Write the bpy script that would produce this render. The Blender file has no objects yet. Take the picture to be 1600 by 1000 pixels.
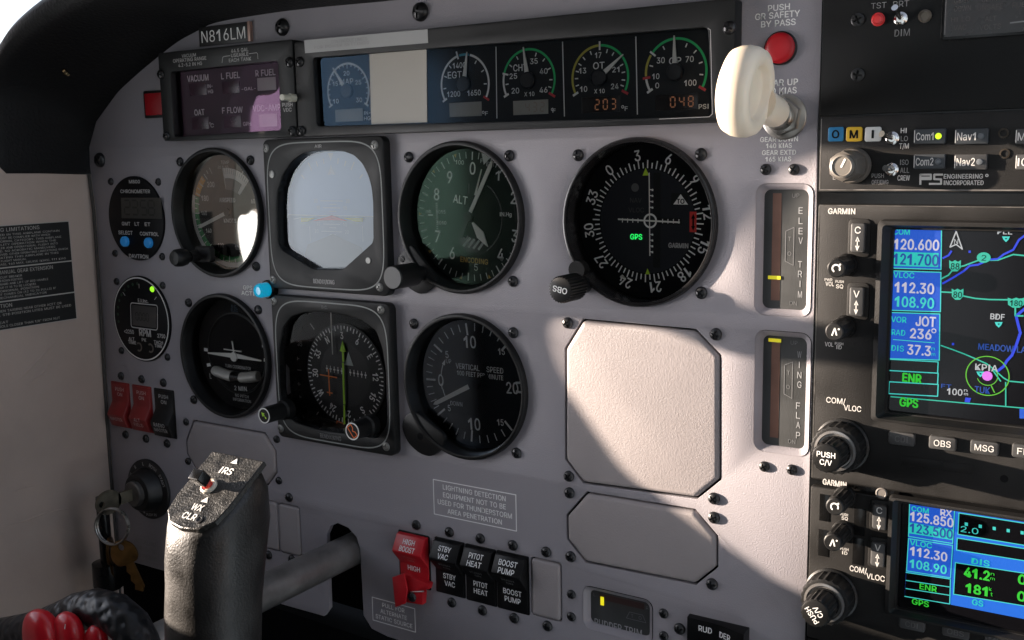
import bpy, bmesh, math, random
from mathutils import Vector, Matrix
random.seed(7)
SC = bpy.context.scene
COL = SC.collection
# ------------------------------------------------------------------ camera
# panel space: u right, v up, h out of the panel towards the pilot, in mm; Blender (x, y, z) = (u, -h, v)/1000
CR = ((0.84088004, -0.06868851, 0.53684509), (-0.01802205, 0.98781004, 0.15461738), (-0.5409214, -0.13968972, 0.82939184))
CC = (317.234, 31.210, 442.895)
CF = 1637.944
def W(u, v, h): return Vector((u*.001, -h*.001, v*.001))
cd = bpy.data.cameras.new('camera'); cam = bpy.data.objects.new('camera', cd); COL.objects.link(cam)
cd.sensor_width = 36; cd.lens = CF/1600*36; cd.clip_start = .01; cd.clip_end = 2000
m = Matrix.Identity(4)
for k in range(3):
    a = (CR[0][k], CR[1][k], CR[2][k])
    m[0][k], m[1][k], m[2][k] = a[0], -a[2], a[1]
m[0][3], m[1][3], m[2][3] = W(*CC)
cam.matrix_world = m
SC.camera = cam
# ------------------------------------------------------------------ light
EXPO = 2.1
EM = 2**-EXPO
STAN = 3.0                                     # sun comes from the left: du = STAN, dv = -.3 per mm of depth
sd = Vector((-STAN, .3, 1.0))                   # direction to the sun in u, v, h
sdw = Vector((sd[0], -sd[2], sd[1])).normalized()
sl = bpy.data.lights.new('sun', 'SUN'); sun = bpy.data.objects.new('sun', sl); COL.objects.link(sun)
sl.energy = 5.0; sl.angle = math.radians(.55); sl.color = (1, .83, .68)
sun.location = (-2, -1, 1)
sun.rotation_euler = sdw.to_track_quat('Z', 'Y').to_euler()
wd = bpy.data.worlds.new('World'); SC.world = wd; wd.use_nodes = True
nt = wd.node_tree; N = nt.nodes; L = nt.links
sky = N.new('ShaderNodeTexSky'); sky.sky_type = 'NISHITA'; sky.sun_disc = False
sky.sun_elevation = math.asin(sdw.z); sky.sun_rotation = math.atan2(sdw.x, sdw.y)
sky.dust_density = 1.6; sky.air_density = 1.0; sky.ozone_density = 2.0
geo = N.new('ShaderNodeTexCoord'); sep = N.new('ShaderNodeSeparateXYZ'); mx = N.new('ShaderNodeMath'); mx.operation = 'MAXIMUM'; mx.inputs[1].default_value = .09
cmb = N.new('ShaderNodeCombineXYZ')
L.new(geo.outputs['Generated'], sep.inputs[0]); L.new(sep.outputs[0], cmb.inputs[0]); L.new(sep.outputs[1], cmb.inputs[1])
L.new(sep.outputs[2], mx.inputs[0]); L.new(mx.outputs[0], cmb.inputs[2]); L.new(cmb.outputs[0], sky.inputs['Vector'])
bg = N['Background']; bg.inputs['Strength'].default_value = .125
hsv = N.new('ShaderNodeHueSaturation'); hsv.inputs['Saturation'].default_value = .3
L.new(sky.outputs[0], hsv.inputs['Color']); wb = N.new('ShaderNodeVectorMath'); wb.operation = 'MULTIPLY'; wb.inputs[1].default_value = (.93, .985, 1.13)   # cool camera white balance
L.new(hsv.outputs[0], wb.inputs[0]); L.new(wb.outputs[0], bg.inputs[0])
SC.view_settings.view_transform = 'Standard'; SC.view_settings.look = 'None'; SC.view_settings.gamma = 1
SC.view_settings.use_curve_mapping = False; SC.view_settings.exposure = EXPO
SC.render.engine = 'CYCLES'
SC.cycles.use_denoising = True
SC.cycles.max_bounces = 8; SC.cycles.transparent_max_bounces = 16
SC.cycles.sample_clamp_indirect = 6
# ------------------------------------------------------------------ helpers
def at(x, y, h=0):
    """photo pixel -> point (u, v) on the plane h millimetres in front of the panel"""
    c = ((x-800)/CF, -(y-500)/CF, -1)
    d = [sum(CR[i][k]*c[k] for k in range(3)) for i in range(3)]
    t = (h-CC[2])/d[2]
    return (CC[0]+t*d[0], CC[1]+t*d[1])
def pr(u, v, h=0):
    q = (u-CC[0], v-CC[1], h-CC[2])
    c = [sum(CR[i][k]*q[i] for i in range(3)) for k in range(3)]
    return (800+CF*c[0]/-c[2], 500-CF*c[1]/-c[2])
def pxv(u, v, h): a = pr(u, v, h); b = pr(u, v+1, h); return math.hypot(a[0]-b[0], a[1]-b[1])
def pxu(u, v, h): a = pr(u, v, h); b = pr(u+1, v, h); return math.hypot(a[0]-b[0], a[1]-b[1])
def PXS(pts, h=0): return [at(x, y, h) for x, y in pts]
def cs(cu, cv, r, deg): a = math.radians(deg); return (cu+r*math.sin(a), cv+r*math.cos(a))   # clock angle
def rrect(u0, u1, v0, v1, r, n=5):
    p = []
    for cx, cy, a0 in ((u1-r, v1-r, 0), (u0+r, v1-r, 90), (u0+r, v0+r, 180), (u1-r, v0+r, 270)):
        for k in range(n+1):
            a = math.radians(a0+90*k/n); p.append((cx+r*math.cos(a), cy+r*math.sin(a)))
    return p
def circ(cu, cv, r, n=64): return [(cu+r*math.cos(2*math.pi*k/n), cv+r*math.sin(2*math.pi*k/n)) for k in range(n)]
def superell(cu, cv, a, b, e, n=72):
    o = []
    for k in range(n):
        t = 2*math.pi*k/n; c, s = math.cos(t), math.sin(t)
        o.append((cu+a*math.copysign(abs(c)**(2/e), c), cv+b*math.copysign(abs(s)**(2/e), s)))
    return o
def rounded(poly, r, n=4):
    o = []; k = len(poly)
    for i in range(k):
        p = Vector(poly[i]); a = Vector(poly[i-1])-p; b = Vector(poly[(i+1) % k])-p
        rr = min(r, a.length*.45, b.length*.45); a = p+a.normalized()*rr; b = p+b.normalized()*rr
        for j in range(n+1):
            t = j/n; q = a*(1-t)**2+p*2*t*(1-t)+b*t*t; o.append((q[0], q[1]))
    return o
def offs(poly, d):
    """inset a closed ccw or cw polygon by d (towards its inside)"""
    A = sum(poly[i-1][0]*poly[i][1]-poly[i][0]*poly[i-1][1] for i in range(len(poly)))
    s = 1 if A > 0 else -1; o = []; k = len(poly)
    for i in range(k):
        p = Vector(poly[i]); e0 = p-Vector(poly[i-1]); e1 = Vector(poly[(i+1) % k])-p
        if e0.length < 1e-9: e0 = e1
        if e1.length < 1e-9: e1 = e0
        n0 = Vector((-e0[1], e0[0])).normalized()*s; n1 = Vector((-e1[1], e1[0])).normalized()*s
        n = n0+n1; l = max(n.length_squared/2, .3); q = p+n*(d/l); o.append((q[0], q[1]))
    return o
MATS = {}
def mat(name, col, rough=.5, metal=0., bump=None, spec=.5, emit=None, es=1., vary=None, coat=0.):
    if name in MATS: return MATS[name]
    m = bpy.data.materials.new(name); m.use_nodes = True; MATS[name] = m
    t = m.node_tree; b = t.nodes['Principled BSDF']
    b.inputs['Base Color'].default_value = (*col, 1); b.inputs['Roughness'].default_value = rough
    b.inputs['Metallic'].default_value = metal; b.inputs['Specular IOR Level'].default_value = spec
    b.inputs['Coat Weight'].default_value = coat; b.inputs['Coat Roughness'].default_value = .1
    if emit:
        b.inputs['Emission Color'].default_value = (*emit, 1); b.inputs['Emission Strength'].default_value = es*EM
    tc = t.nodes.new('ShaderNodeTexCoord')
    if bump:
        sc, dist, kind = bump
        if kind == 'noise':
            n = t.nodes.new('ShaderNodeTexNoise'); n.inputs['Scale'].default_value = sc; n.inputs['Detail'].default_value = 3; out = n.outputs['Fac']
        else:
            n = t.nodes.new('ShaderNodeTexVoronoi'); n.inputs['Scale'].default_value = sc; n.feature = 'SMOOTH_F1'; out = n.outputs['Distance']
        t.links.new(tc.outputs['Object'], n.inputs['Vector'])
        bp = t.nodes.new('ShaderNodeBump'); bp.inputs['Distance'].default_value = dist; bp.inputs['Strength'].default_value = 1
        t.links.new(out, bp.inputs['Height']); t.links.new(bp.outputs['Normal'], b.inputs['Normal'])
    if vary:                                     # (scale, amount): uneven colour and gloss, dust and handling wear
        sc, am = vary
        n = t.nodes.new('ShaderNodeTexNoise'); n.inputs['Scale'].default_value = sc; n.inputs['Detail'].default_value = 5
        t.links.new(tc.outputs['Object'], n.inputs['Vector'])
        mr = t.nodes.new('ShaderNodeMapRange'); mr.inputs[1].default_value = .3; mr.inputs[2].default_value = .7
        mr.inputs[3].default_value = 1-am; mr.inputs[4].default_value = 1+am
        t.links.new(n.outputs['Fac'], mr.inputs[0])
        hs = t.nodes.new('ShaderNodeVectorMath'); hs.operation = 'SCALE'; hs.inputs[0].default_value = col
        t.links.new(mr.outputs[0], hs.inputs['Scale']); t.links.new(hs.outputs[0], b.inputs['Base Color'])
        m2 = t.nodes.new('ShaderNodeMath'); m2.operation = 'MULTIPLY'; m2.inputs[1].default_value = rough; m2.use_clamp = True
        t.links.new(mr.outputs[0], m2.inputs[0]); t.links.new(m2.outputs[0], b.inputs['Roughness'])
    return m
def glass(name, tint=(1, 1, 1), refl=.08, rough=.03, gcol=(1, 1, 1)):
    if name in MATS: return MATS[name]
    m = bpy.data.materials.new(name); m.use_nodes = True; MATS[name] = m
    t = m.node_tree; t.nodes.remove(t.nodes['Principled BSDF']); out = t.nodes['Material Output']
    tr = t.nodes.new('ShaderNodeBsdfTransparent'); tr.inputs[0].default_value = (*tint, 1)
    gl = t.nodes.new('ShaderNodeBsdfGlossy'); gl.inputs['Roughness'].default_value = rough; gl.inputs['Color'].default_value = (*gcol, 1)
    fr = t.nodes.new('ShaderNodeFresnel'); fr.inputs[0].default_value = 1.5
    ad = t.nodes.new('ShaderNodeMath'); ad.operation = 'ADD'; ad.inputs[1].default_value = refl-.04; ad.use_clamp = True
    # faint smears of dust on the glass
    tc = t.nodes.new('ShaderNodeTexCoord'); n = t.nodes.new('ShaderNodeTexNoise'); n.inputs['Scale'].default_value = 60; n.inputs['Detail'].default_value = 6
    mr = t.nodes.new('ShaderNodeMapRange'); mr.inputs[1].default_value = .35; mr.inputs[2].default_value = .75; mr.inputs[3].default_value = rough; mr.inputs[4].default_value = rough+.06
    t.links.new(tc.outputs['Object'], n.inputs['Vector']); t.links.new(n.outputs['Fac'], mr.inputs[0]); t.links.new(mr.outputs[0], gl.inputs['Roughness'])
    mi = t.nodes.new('ShaderNodeMixShader')
    t.links.new(fr.outputs[0], ad.inputs[0]); t.links.new(ad.outputs[0], mi.inputs[0])
    t.links.new(tr.outputs[0], mi.inputs[1]); t.links.new(gl.outputs[0], mi.inputs[2]); t.links.new(mi.outputs[0], out.inputs[0])
    return m
# ---- text
TXT = {}
try: FONT = bpy.data.fonts.load(bpy.utils.system_resource('DATAFILES')+'/fonts/Inter.woff2')   # the sans that ships with Blender
except Exception: FONT = None
def glyph(s):
    if s in TXT: return TXT[s]
    c = bpy.data.curves.new('tmp', 'FONT'); c.body = s; c.size = 1
    if FONT: c.font = FONT
    c.resolution_u = 3
    o = bpy.data.objects.new('tmp', c); COL.objects.link(o); bpy.context.view_layer.update()
    me = o.evaluated_get(bpy.context.evaluated_depsgraph_get()).to_mesh()
    V = [(v.co.x, v.co.y) for v in me.vertices]; F = [tuple(p.vertices) for p in me.polygons]
    bpy.data.objects.remove(o); bpy.data.curves.remove(c)
    TXT[s] = (V, F); return TXT[s]
def width(s): x = [p[0] for p in glyph(s)[0]]; return max(x)-min(x)
ADV = {}
def text_mesh(s):
    """plain signwriter's layout; I and 1 are drawn as bare strokes, as on the instruments"""
    V, F, x = [], [], 0.
    for ch in s:
        if ch == ' ': x += .24; continue
        if ch == 'I': g, a = ([(.09, 0), (.19, 0), (.19, CAP0), (.09, CAP0)], [(0, 1, 2, 3)]), .28
        elif ch == '1': g, a = ([(.20, 0), (.295, 0), (.295, CAP0), (.22, CAP0), (.20, CAP0-.03), (.06, CAP0-.12), (.06, CAP0-.22), (.20, CAP0-.13)], [(0, 1, 2, 3, 4, 7), (4, 5, 6, 7)]), .44
        else:
            g = glyph(ch)
            if ch not in ADV: ADV[ch] = width('H'+ch+'H')-width('HH')
            a = ADV[ch]
        n = len(V); V += [(p[0]+x, p[1]) for p in g[0]]; F += [tuple(i+n for i in f) for f in g[1]]; x += a
    if not V: V = [(0, 0), (.1, 0), (0, .1)]
    return V, F
CAP0 = max(p[1] for p in glyph('H')[0])
CAP = CAP0
class B:
    """collects shapes in panel millimetres for ONE mesh object"""
    def __init__(s): s.bm = bmesh.new(); s.M = None
    def v(s, u, v, h):
        if s.M is not None: u, v, h = s.M @ Vector((u, v, h))
        return s.bm.verts.new((u, v, h))
    def face(s, vs):
        try: return s.bm.faces.new(vs)
        except ValueError: return None
    def poly3(s, pts): return s.face([s.v(*p) for p in pts])
    def sheet(s, pts, h): return s.poly3([(p[0], p[1], h) for p in pts])
    def loft(s, rings, cap0=True, cap1=True, closed=True):
        R = [[s.v(*p) for p in r] for r in rings]; n = len(R[0])
        for a, b in zip(R, R[1:]):
            for i in range(n if closed else n-1):
                j = (i+1) % n; s.face([a[i], a[j], b[j], b[i]])
        if cap0: s.face(R[0][::-1])
        if cap1: s.face(R[-1])
        return s
    def prism(s, pts, h0, h1, bev=0., cap0=True, steps=2):
        rings = [[(p[0], p[1], h0) for p in pts]]
        if bev > 0:
            for k in range(steps+1):
                a = math.pi/2*k/steps
                q = offs(pts, bev*(1-math.cos(a))); rings.append([(p[0], p[1], h1-bev+bev*math.sin(a)) for p in q])
        else: rings.append([(p[0], p[1], h1) for p in pts])
        return s.loft(rings, cap0, True)
    def box(s, u0, u1, v0, v1, h0, h1, bev=0., r=0.):
        pts = rrect(u0, u1, v0, v1, r) if r > 0 else [(u0, v0), (u1, v0), (u1, v1), (u0, v1)]
        return s.prism(pts, h0, h1, bev)
    def lathe(s, prof, cu, cv, seg=48, cap0=False, cap1=False):
        return s.loft([[(cu+r*math.cos(2*math.pi*k/seg), cv+r*math.sin(2*math.pi*k/seg), h) for k in range(seg)] for r, h in prof], cap0, cap1)
    def disc(s, cu, cv, r, h, seg=48): return s.sheet(circ(cu, cv, r, seg), h)
    def arc(s, cu, cv, r0, r1, a0, a1, h, n=None):
        n = n or max(2, int(abs(a1-a0)/4))
        P = [cs(cu, cv, r0, a0+(a1-a0)*k/n) for k in range(n+1)]; Q = [cs(cu, cv, r1, a0+(a1-a0)*k/n) for k in range(n+1)]
        a = [s.v(*p, h) for p in P]; b = [s.v(*p, h) for p in Q]
        for k in range(n): s.face([a[k], a[k+1], b[k+1], b[k]])
    def line(s, p, q, w, h):
        p = Vector(p); q = Vector(q); d = (q-p)
        if d.length < 1e-6: return
        n = Vector((-d[1], d[0])).normalized()*w/2
        s.sheet([p+n, p-n, q-n, q+n], h)
    def pline(s, pts, w, h, closed=False):
        k = len(pts)
        for i in range(k if closed else k-1):
            p, q = Vector(pts[i]), Vector(pts[(i+1) % k]); d = q-p
            if d.length < 1e-6: continue
            e = d.normalized()*w*.25; s.line(p-e, q+e, w, h+.003*(i % 3))
    def tick(s, cu, cv, a, r0, r1, w, h): s.line(cs(cu, cv, r0, a), cs(cu, cv, r1, a), w, h)
    def tri(s, cu, cv, a, r0, r1, w, h):
        """triangle on a dial, its base at r0, its tip at r1"""
        t = cs(cu, cv, r1, a); b = cs(cu, cv, r0, a); n = cs(0, 0, w/2, a+90)
        s.sheet([t, (b[0]+n[0], b[1]+n[1]), (b[0]-n[0], b[1]-n[1])], h)
    def text(s, t, u, v, size, h, rot=0., sx=1., bold=.0, wid=None, shear=0., align='c'):
        V, F = text_mesh(t)
        x0 = min(p[0] for p in V); x1 = max(p[0] for p in V); k = size/CAP
        if wid: sx = wid/max(1e-6, (x1-x0)*k)
        c, sn = math.cos(math.radians(rot)), math.sin(math.radians(rot)); cx = (x0+x1)/2
        if align == 'l': cx = x0
        for dx, dy, dh in (((0, 0, 0),) if bold <= .004 else ((-bold, -bold*.5, 0), (bold, -bold*.5, .02), (0, bold*.8, .04))):   # heavier strokes
            o = []
            for x, y in V:
                X = (x-cx)*k*sx+(y-CAP/2)*k*shear+dx*k; Y = (y-CAP/2)*k+dy*k
                o.append(s.v(u+X*c+Y*sn, v-X*sn+Y*c, h+dh))
            for f in F: s.face([o[i] for i in f])
    def ptext(s, t, x, y, w, hp, h, rot=0., bold=.012, shear=0.):
        """text centred at a photo pixel on the plane h, about w wide and hp high there"""
        u, v = at(x, y, h); s.text(t, u, v, hp/pxv(u, v, h), h, rot, bold=bold, wid=w/pxu(u, v, h), shear=shear)
    def tube(s, path, rad, seg=12, cap=True):
        P = [Vector(p) for p in path]; rr = rad if isinstance(rad, (list, tuple)) else [rad]*len(P); rings = []
        up = Vector((0, 0, 1)); prev = None
        for i, p in enumerate(P):
            d = (P[min(i+1, len(P)-1)]-P[max(i-1, 0)]).normalized()
            if prev is None:
                a = up if abs(d.dot(up)) < .9 else Vector((1, 0, 0)); x = d.cross(a).normalized()
            else: x = (prev-d*prev.dot(d)).normalized()
            prev = x; y = d.cross(x)
            rings.append([p+(x*math.cos(2*math.pi*k/seg)+y*math.sin(2*math.pi*k/seg))*rr[i] for k in range(seg)])
        return s.loft(rings, cap, cap)
    def curved(s, outer, holes, h0, h1, bev=0., res=1):
        """plate with holes"""
        c = bpy.data.curves.new('tmp', 'CURVE'); c.dimensions = '2D'; c.fill_mode = 'BOTH'
        for lp in [outer]+holes:
            sp = c.splines.new('POLY'); sp.points.add(len(lp)-1)
            for q, p in zip(sp.points, lp): q.co = (p[0], p[1], 0, 1)
            sp.use_cyclic_u = True
        c.extrude = (h1-h0)/2-bev; c.bevel_depth = bev; c.bevel_resolution = 1; c.offset = -bev
        o = bpy.data.objects.new('tmp', c); COL.objects.link(o); bpy.context.view_layer.update()
        me = o.evaluated_get(bpy.context.evaluated_depsgraph_get()).to_mesh()
        vs = [s.v(q.co.x, q.co.y, q.co.z+(h0+h1)/2) for q in me.vertices]
        for p in me.polygons: s.face([vs[i] for i in p.vertices])
        bpy.data.objects.remove(o); bpy.data.curves.remove(c)
        return s
    def mesh(s, name, org=(0, 0, 0), ang=35):
        bmesh.ops.remove_doubles(s.bm, verts=s.bm.verts, dist=1e-4)
        bmesh.ops.recalc_face_normals(s.bm, faces=s.bm.faces)
        hs = [q.co.z for q in s.bm.verts]
        if hs and max(hs)-min(hs) < 1.0:
            s.bm.normal_update()
            for f in s.bm.faces:
                if max(q.co.z for q in f.verts)-min(q.co.z for q in f.verts) < 1e-3 and f.normal.z < 0 and all(len(e.link_faces) < 2 or all(abs(g.normal.z) > .99 for g in e.link_faces) for e in f.edges): f.normal_flip()
        me = bpy.data.meshes.new(name)
        for q in s.bm.verts:
            u, v, h = q.co; q.co = W(u-org[0], v-org[1], h-org[2])
        s.bm.to_mesh(me); s.bm.free(); me.shade_smooth(); me.set_sharp_from_angle(angle=math.radians(ang)); return me
def props(o, label, cat, group=None, kind=None):
    if label: o['label'] = label
    if cat: o['category'] = cat
    if group: o['group'] = group
    if kind: o['kind'] = kind
    return o
ORG = {}
def thing(name, label, cat, org, group=None, kind=None):
    o = bpy.data.objects.new(name, None); COL.objects.link(o); o.location = W(*org); o.empty_display_size = .01
    ORG[o.name] = org; return props(o, label, cat, group, kind)
def part(name, b, m, parent, label=None, ang=35):
    """a mesh child; b is in panel space, the parent's origin is taken off"""
    root = parent
    while root.parent: root = root.parent
    me = b.mesh(name, ORG[root.name], ang); o = bpy.data.objects.new(name, me); COL.objects.link(o); o.parent = parent
    me.materials.append(m)
    if label: o['label'] = label
    return o
def single(name, b, m, label, cat, org, group=None, kind=None, ang=35):
    me = b.mesh(name, org, ang); o = bpy.data.objects.new(name, me); COL.objects.link(o); o.location = W(*org); me.materials.append(m)
    ORG[o.name] = org; return props(o, label, cat, group, kind)
# ------------------------------------------------------------------ materials
PANEL = mat('panel_grey_paint', (.300, .282, .303), .42, bump=(1500, .00020, 'noise'), vary=(9, .07), spec=.4)
PLATE = mat('plate_grey_vinyl', (.31, .28, .28), .55, bump=(1300, .00016, 'noise'), vary=(25, .06), spec=.35)
BLK = mat('black_plastic', (.008, .008, .008), .40, bump=(2500, .00006, 'noise'), vary=(40, .25), spec=.3)
BLKG = mat('black_gloss', (.005, .005, .005), .25, vary=(60, .25), spec=.35)
BEZ = mat('bezel_charcoal', (.012, .0125, .0125), .5, bump=(3000, .00005, 'noise'), vary=(30, .2), spec=.3)
DIAL = mat('dial_black', (.006, .006, .0065), .75, spec=.1)
DIALG = mat('dial_green_black', (.012, .017, .014), .75, spec=.2)
CLUS = mat('cluster_face', (.020, .021, .022), .6, spec=.3)
WHT = mat('print_white', (.86, .85, .82), .6)
DIM = mat('print_dim', (.28, .28, .27), .6)
GRYP = mat('print_grey', (.42, .41, .40), .6)
YEL = mat('print_yellow', (.62, .50, .05), .6)
ORA = mat('print_orange', (.85, .40, .03), .6)
GRN = mat('print_green', (.03, .50, .12), .6)
DGRN = mat('arc_green', (.02, .30, .07), .6)
CYN = mat('print_cyan', (.05, .4, .6), .6)
RED = mat('print_red', (.65, .03, .03), .5)
PTR = mat('pointer_white', (.82, .80, .74), .45)
SCRM = mat('screw_black', (.012, .012, .013), .35, metal=.0, vary=(300, .2), spec=.6)
SCRG = mat('screw_grey', (.22, .22, .21), .4, metal=.6, vary=(300, .2))
STEEL = mat('steel', (.55, .53, .50), .28, metal=1., vary=(200, .15))
GLS = glass('instrument_glass', refl=-.004, rough=.02)
# ------------------------------------------------------------------ screws (one of each kind, copied)
def screw_mesh(name, r, dome, m, depth=1.2):
    b = B(); prof = [(r, -.3), (r, .35)]
    for k in range(1, 7): a = math.pi/2*k/7; prof.append((r*math.cos(a), .35+dome*math.sin(a)))
    b.lathe(prof, 0, 0, 24, True, True); me = b.mesh(name); o = bpy.data.objects.new('tmp', me); COL.objects.link(o)
    c = B(); w = r*.15; l = r*.66
    c.box(-l, l, -w, w, .35+dome-depth, 9); me2 = c.mesh('tmp'); o2 = bpy.data.objects.new('tmp2', me2); COL.objects.link(o2)
    c = B(); c.box(-w, w, -l, l, .35+dome-depth, 9.5); me3 = c.mesh('tmp'); o3 = bpy.data.objects.new('tmp3', me3); COL.objects.link(o3)
    for q in (o2, o3):
        md = o.modifiers.new('b', 'BOOLEAN'); md.object = q; md.operation = 'DIFFERENCE'; md.solver = 'EXACT'
    bpy.context.view_layer.update()
    r_ = bpy.data.meshes.new_from_object(o.evaluated_get(bpy.context.evaluated_depsgraph_get())); r_.name = name
    for q in (o, o2, o3): bpy.data.objects.remove(q)
    r_.materials.clear(); r_.materials.append(m); r_.shade_smooth(); r_.set_sharp_from_angle(angle=math.radians(38))
    return r_
S_BLK = screw_mesh('screw', 2.9, 1.7, SCRM)
S_BIG = screw_mesh('screw', 4.9, 3.0, SCRM, 1.6)
S_SM = screw_mesh('screw', 2.45, 1.4, SCRM)
S_GRY = screw_mesh('screw', 2.5, .7, SCRG, .8)
def screws(parent, pxs, me=None, h=0., hh=1.4):
    me = me or S_BLK; root = parent
    while root.parent: root = root.parent
    og = ORG[root.name]
    for x, y in pxs:
        u, v = at(x, y, h+hh); o = bpy.data.objects.new('screw', me); COL.objects.link(o); o.parent = parent
        o.location = W(u-og[0], v-og[1], h-og[2]); o.rotation_euler = (0, random.uniform(0, 1.5), 0)
# ================================================================== LARGE STRUCTURE
AX = dict(ALT=(0, 0), CDI=(101.6, -.6), VSI=(.3, -89.2), ASI=(-181.7, 0), TC=(-182.2, -88.8), RPM=(-260.2, -70.7), CHR=(-258.3, -4.6))
EDGE = [(-306, -246), (-305, -165), (-302, -66), (-300.8, 0), (-303.5, 30), (-302.5, 42), (-293, 58.5), (-268, 77), (-237, 92), (-208, 104), (-177.7, 112), (-140, 114), (-100, 114.5), (-24, 113), (60, 113.5), (186, 114)]
out = EDGE + [(184.2, 40), (186, -40), (188, -186), (188.5, -250), (90, -247), (-60, -245), (-72, -243), (-78, -236)]
slot = [(-78.6, -195), (-81, -188), (-87, -183.5), (-95.5, -182), (-101, -185), (-104.4, -191), (-105.2, -238), (-110, -244)]
pt = thing('instrument_panel', 'grey textured instrument panel carrying all the dials and switches', 'instrument panel', (-60, -246, 0))
BIGP = PXS(((885, 545), (912, 501), (1086, 517), (1124, 556), (1124, 748), (1088, 777), (912, 753), (885, 717)))
LOWP = PXS(((887, 806), (918, 771), (1085, 798), (1119, 838), (1119, 885), (1086, 911), (916, 877), (888, 842)))
LOCT = [(-224.6, -149), (-216.4, -134.9), (-152, -134.9), (-144, -145), (-144, -158), (-152.5, -167.5), (-216, -167.8), (-224.4, -158)]
holes = [circ(*AX[k], 38.2) for k in ('ALT', 'CDI', 'VSI', 'ASI', 'TC')]
holes += [rrect(-131, -54, -38, 38, 14), rrect(-131, -54, -128, -52, 14)]
holes += [offs(p, -.9) for p in (BIGP, LOWP, LOCT)]
EL = (158.2, 183.2, -39.8, 17.4); FL = (159, 184, -101.8, -46.6); RU = (70.8, 109.5, -208, -184.8)
for q in (EL, FL, RU): holes.append(rrect(*q, 4.5))
BLANKS = [(40.2, 57.3, -207.5, -176.6), (-143.2, -126.4, -208.9, -178), (-161.5, -144.6, -208.9, -178)]
for q in BLANKS: holes.append(rrect(q[0]-.7, q[1]+.7, q[2]-.7, q[3]+.7, 2))
b = B(); b.curved(out+slot, holes, -3, 0, .35)
part('face_plate', b, PANEL, pt)
b = B(); b.sheet([(-308, -243), (184, -250), (184, 113), (-60, 112), (-230, 92), (-295, 50), (-300, 0)], -22)
part('back_plate', b, mat('cavity_black', (.004, .004, .004), .9, spec=.1), pt)
screws(pt, [(437, 42), (653, 18), (152, 250)], S_BIG, 0, 2.4)
b = B()
for t, x, y, w, hp in (('PUSH', 1217, 11.5, 34, 9.3), ('GR SAFETY', 1214.5, 23.5, 70, 9.6), ('BY PASS', 1216, 36, 54, 9.6), ('GEAR UP', 1219, 129, 55, 9.6), ('110 KIAS', 1218, 142, 53, 9.6),
                       ('GEAR DOWN', 1217, 217.5, 59, 7.6), ('140 KIAS', 1217, 227.5, 40, 7.2), ('GEAR EXTD', 1217, 238.2, 53, 7.4), ('165 KIAS', 1216, 248.5, 40, 7.2), ('GPS', 387, 449.5, 14, 6.5), ('ACTIV', 390.5, 458.5, 27, 6.5)):
    b.ptext(t, x, y, w, hp, .15, bold=.018)
part('lettering', b, WHT, pt)
# printed placards on the panel
def placard(name, rect, lines, label, m=WHT, w=.55):
    P = PXS(rect, .12); cu = sum(p[0] for p in P)/4; cv = sum(p[1] for p in P)/4
    t = thing(name, label, 'placard', (cu, cv, 0))
    u0 = min(P[0][0], P[3][0]); u1 = max(P[1][0], P[2][0]); v1 = (P[0][1]+P[1][1])/2; v0 = (P[2][1]+P[3][1])/2
    b = B(); b.pline([(u0, v0), (u1, v0), (u1, v1), (u0, v1)], w, .16, True); part('border', b, m, t)
    b = B(); n = len(lines); st = (v1-v0-2)/n
    for i, (s, f) in enumerate(lines): b.text(s, (u0+u1)/2, v1-1-st*(i+.5), st*.62, .16, wid=(u1-u0)*f, bold=.016)
    part('lettering', b, m, t); return t
placard('warning_placard', ((677, 749), (805, 773), (807, 828), (680, 805)), [('LIGHTNING DETECTION', .76), ('EQUIPMENT NOT TO BE', .76), ('USED FOR THUNDERSTORM', .9), ('AREA PENETRATION', .66)], 'white bordered LIGHTNING DETECTION placard under the vertical speed dial', mat('placard_print', (.82, .81, .81), .6))
placard('warning_placard', ((582, 934), (648, 950), (648, 987), (583, 969)), [('PULL FOR', .52), ('ALTERNATE', .62), ('STATIC SOURCE', .86)], 'PULL FOR ALTERNATE STATIC SOURCE placard below the red switch guard', mat('placard_print', (.82, .81, .81), .6))
placard('warning_placard', ((210, 835), (246, 845), (246, 882), (212, 872)), [('REFUELING', .85), ('AND LIGHTING', .85), ('NO SMOKING', .85)], 'small faded three line placard beside the keys behind the grip', DIM, .25)
# ---- glareshield hood
GSH = mat('glareshield_black_vinyl', (.007, .007, .0075), .6, bump=(500, .0005, 'noise'), spec=.22)
gt = thing('glareshield', 'black padded glareshield hood curving over the panel', 'glareshield', (-100, 114, 0))
E0 = [(-307.5, 24.5), (-304.6, 25.5), (-303.6, 40)] + [(-293.5, 58.0), (-268, 76.5), (-237, 91.5), (-208, 103.5), (-177.7, 111.5), (-140, 113.3), (-100, 113.6), (-24, 112.2), (60, 112.5), (186, 113)]
E1 = [(-318, 24.5), (-306, 26), (-303.5, 50)] + [(-298, 76), (-280, 95), (-258, 106), (-228, 115), (-192, 120.5), (-150, 122), (-100, 122), (-24, 121), (60, 121), (186, 121)]
def lerp(a, c, t): return [(p[0]*(1-t)+q[0]*t, p[1]*(1-t)+q[1]*t) for p, q in zip(a, c)]
def dens(pts, n=5):
    o = []; k = len(pts); V = [Vector(p) for p in pts]
    for i in range(k-1):
        p0 = V[max(i-1, 0)]; p1 = V[i]; p2 = V[i+1]; p3 = V[min(i+2, k-1)]
        for j in range(n):
            t = j/n; q = .5*((2*p1)+(p2-p0)*t+(2*p0-5*p1+4*p2-p3)*t*t+(3*p1-p0-3*p2+p3)*t**3); o.append((q[0], q[1]))
    return o+[pts[-1]]
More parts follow.
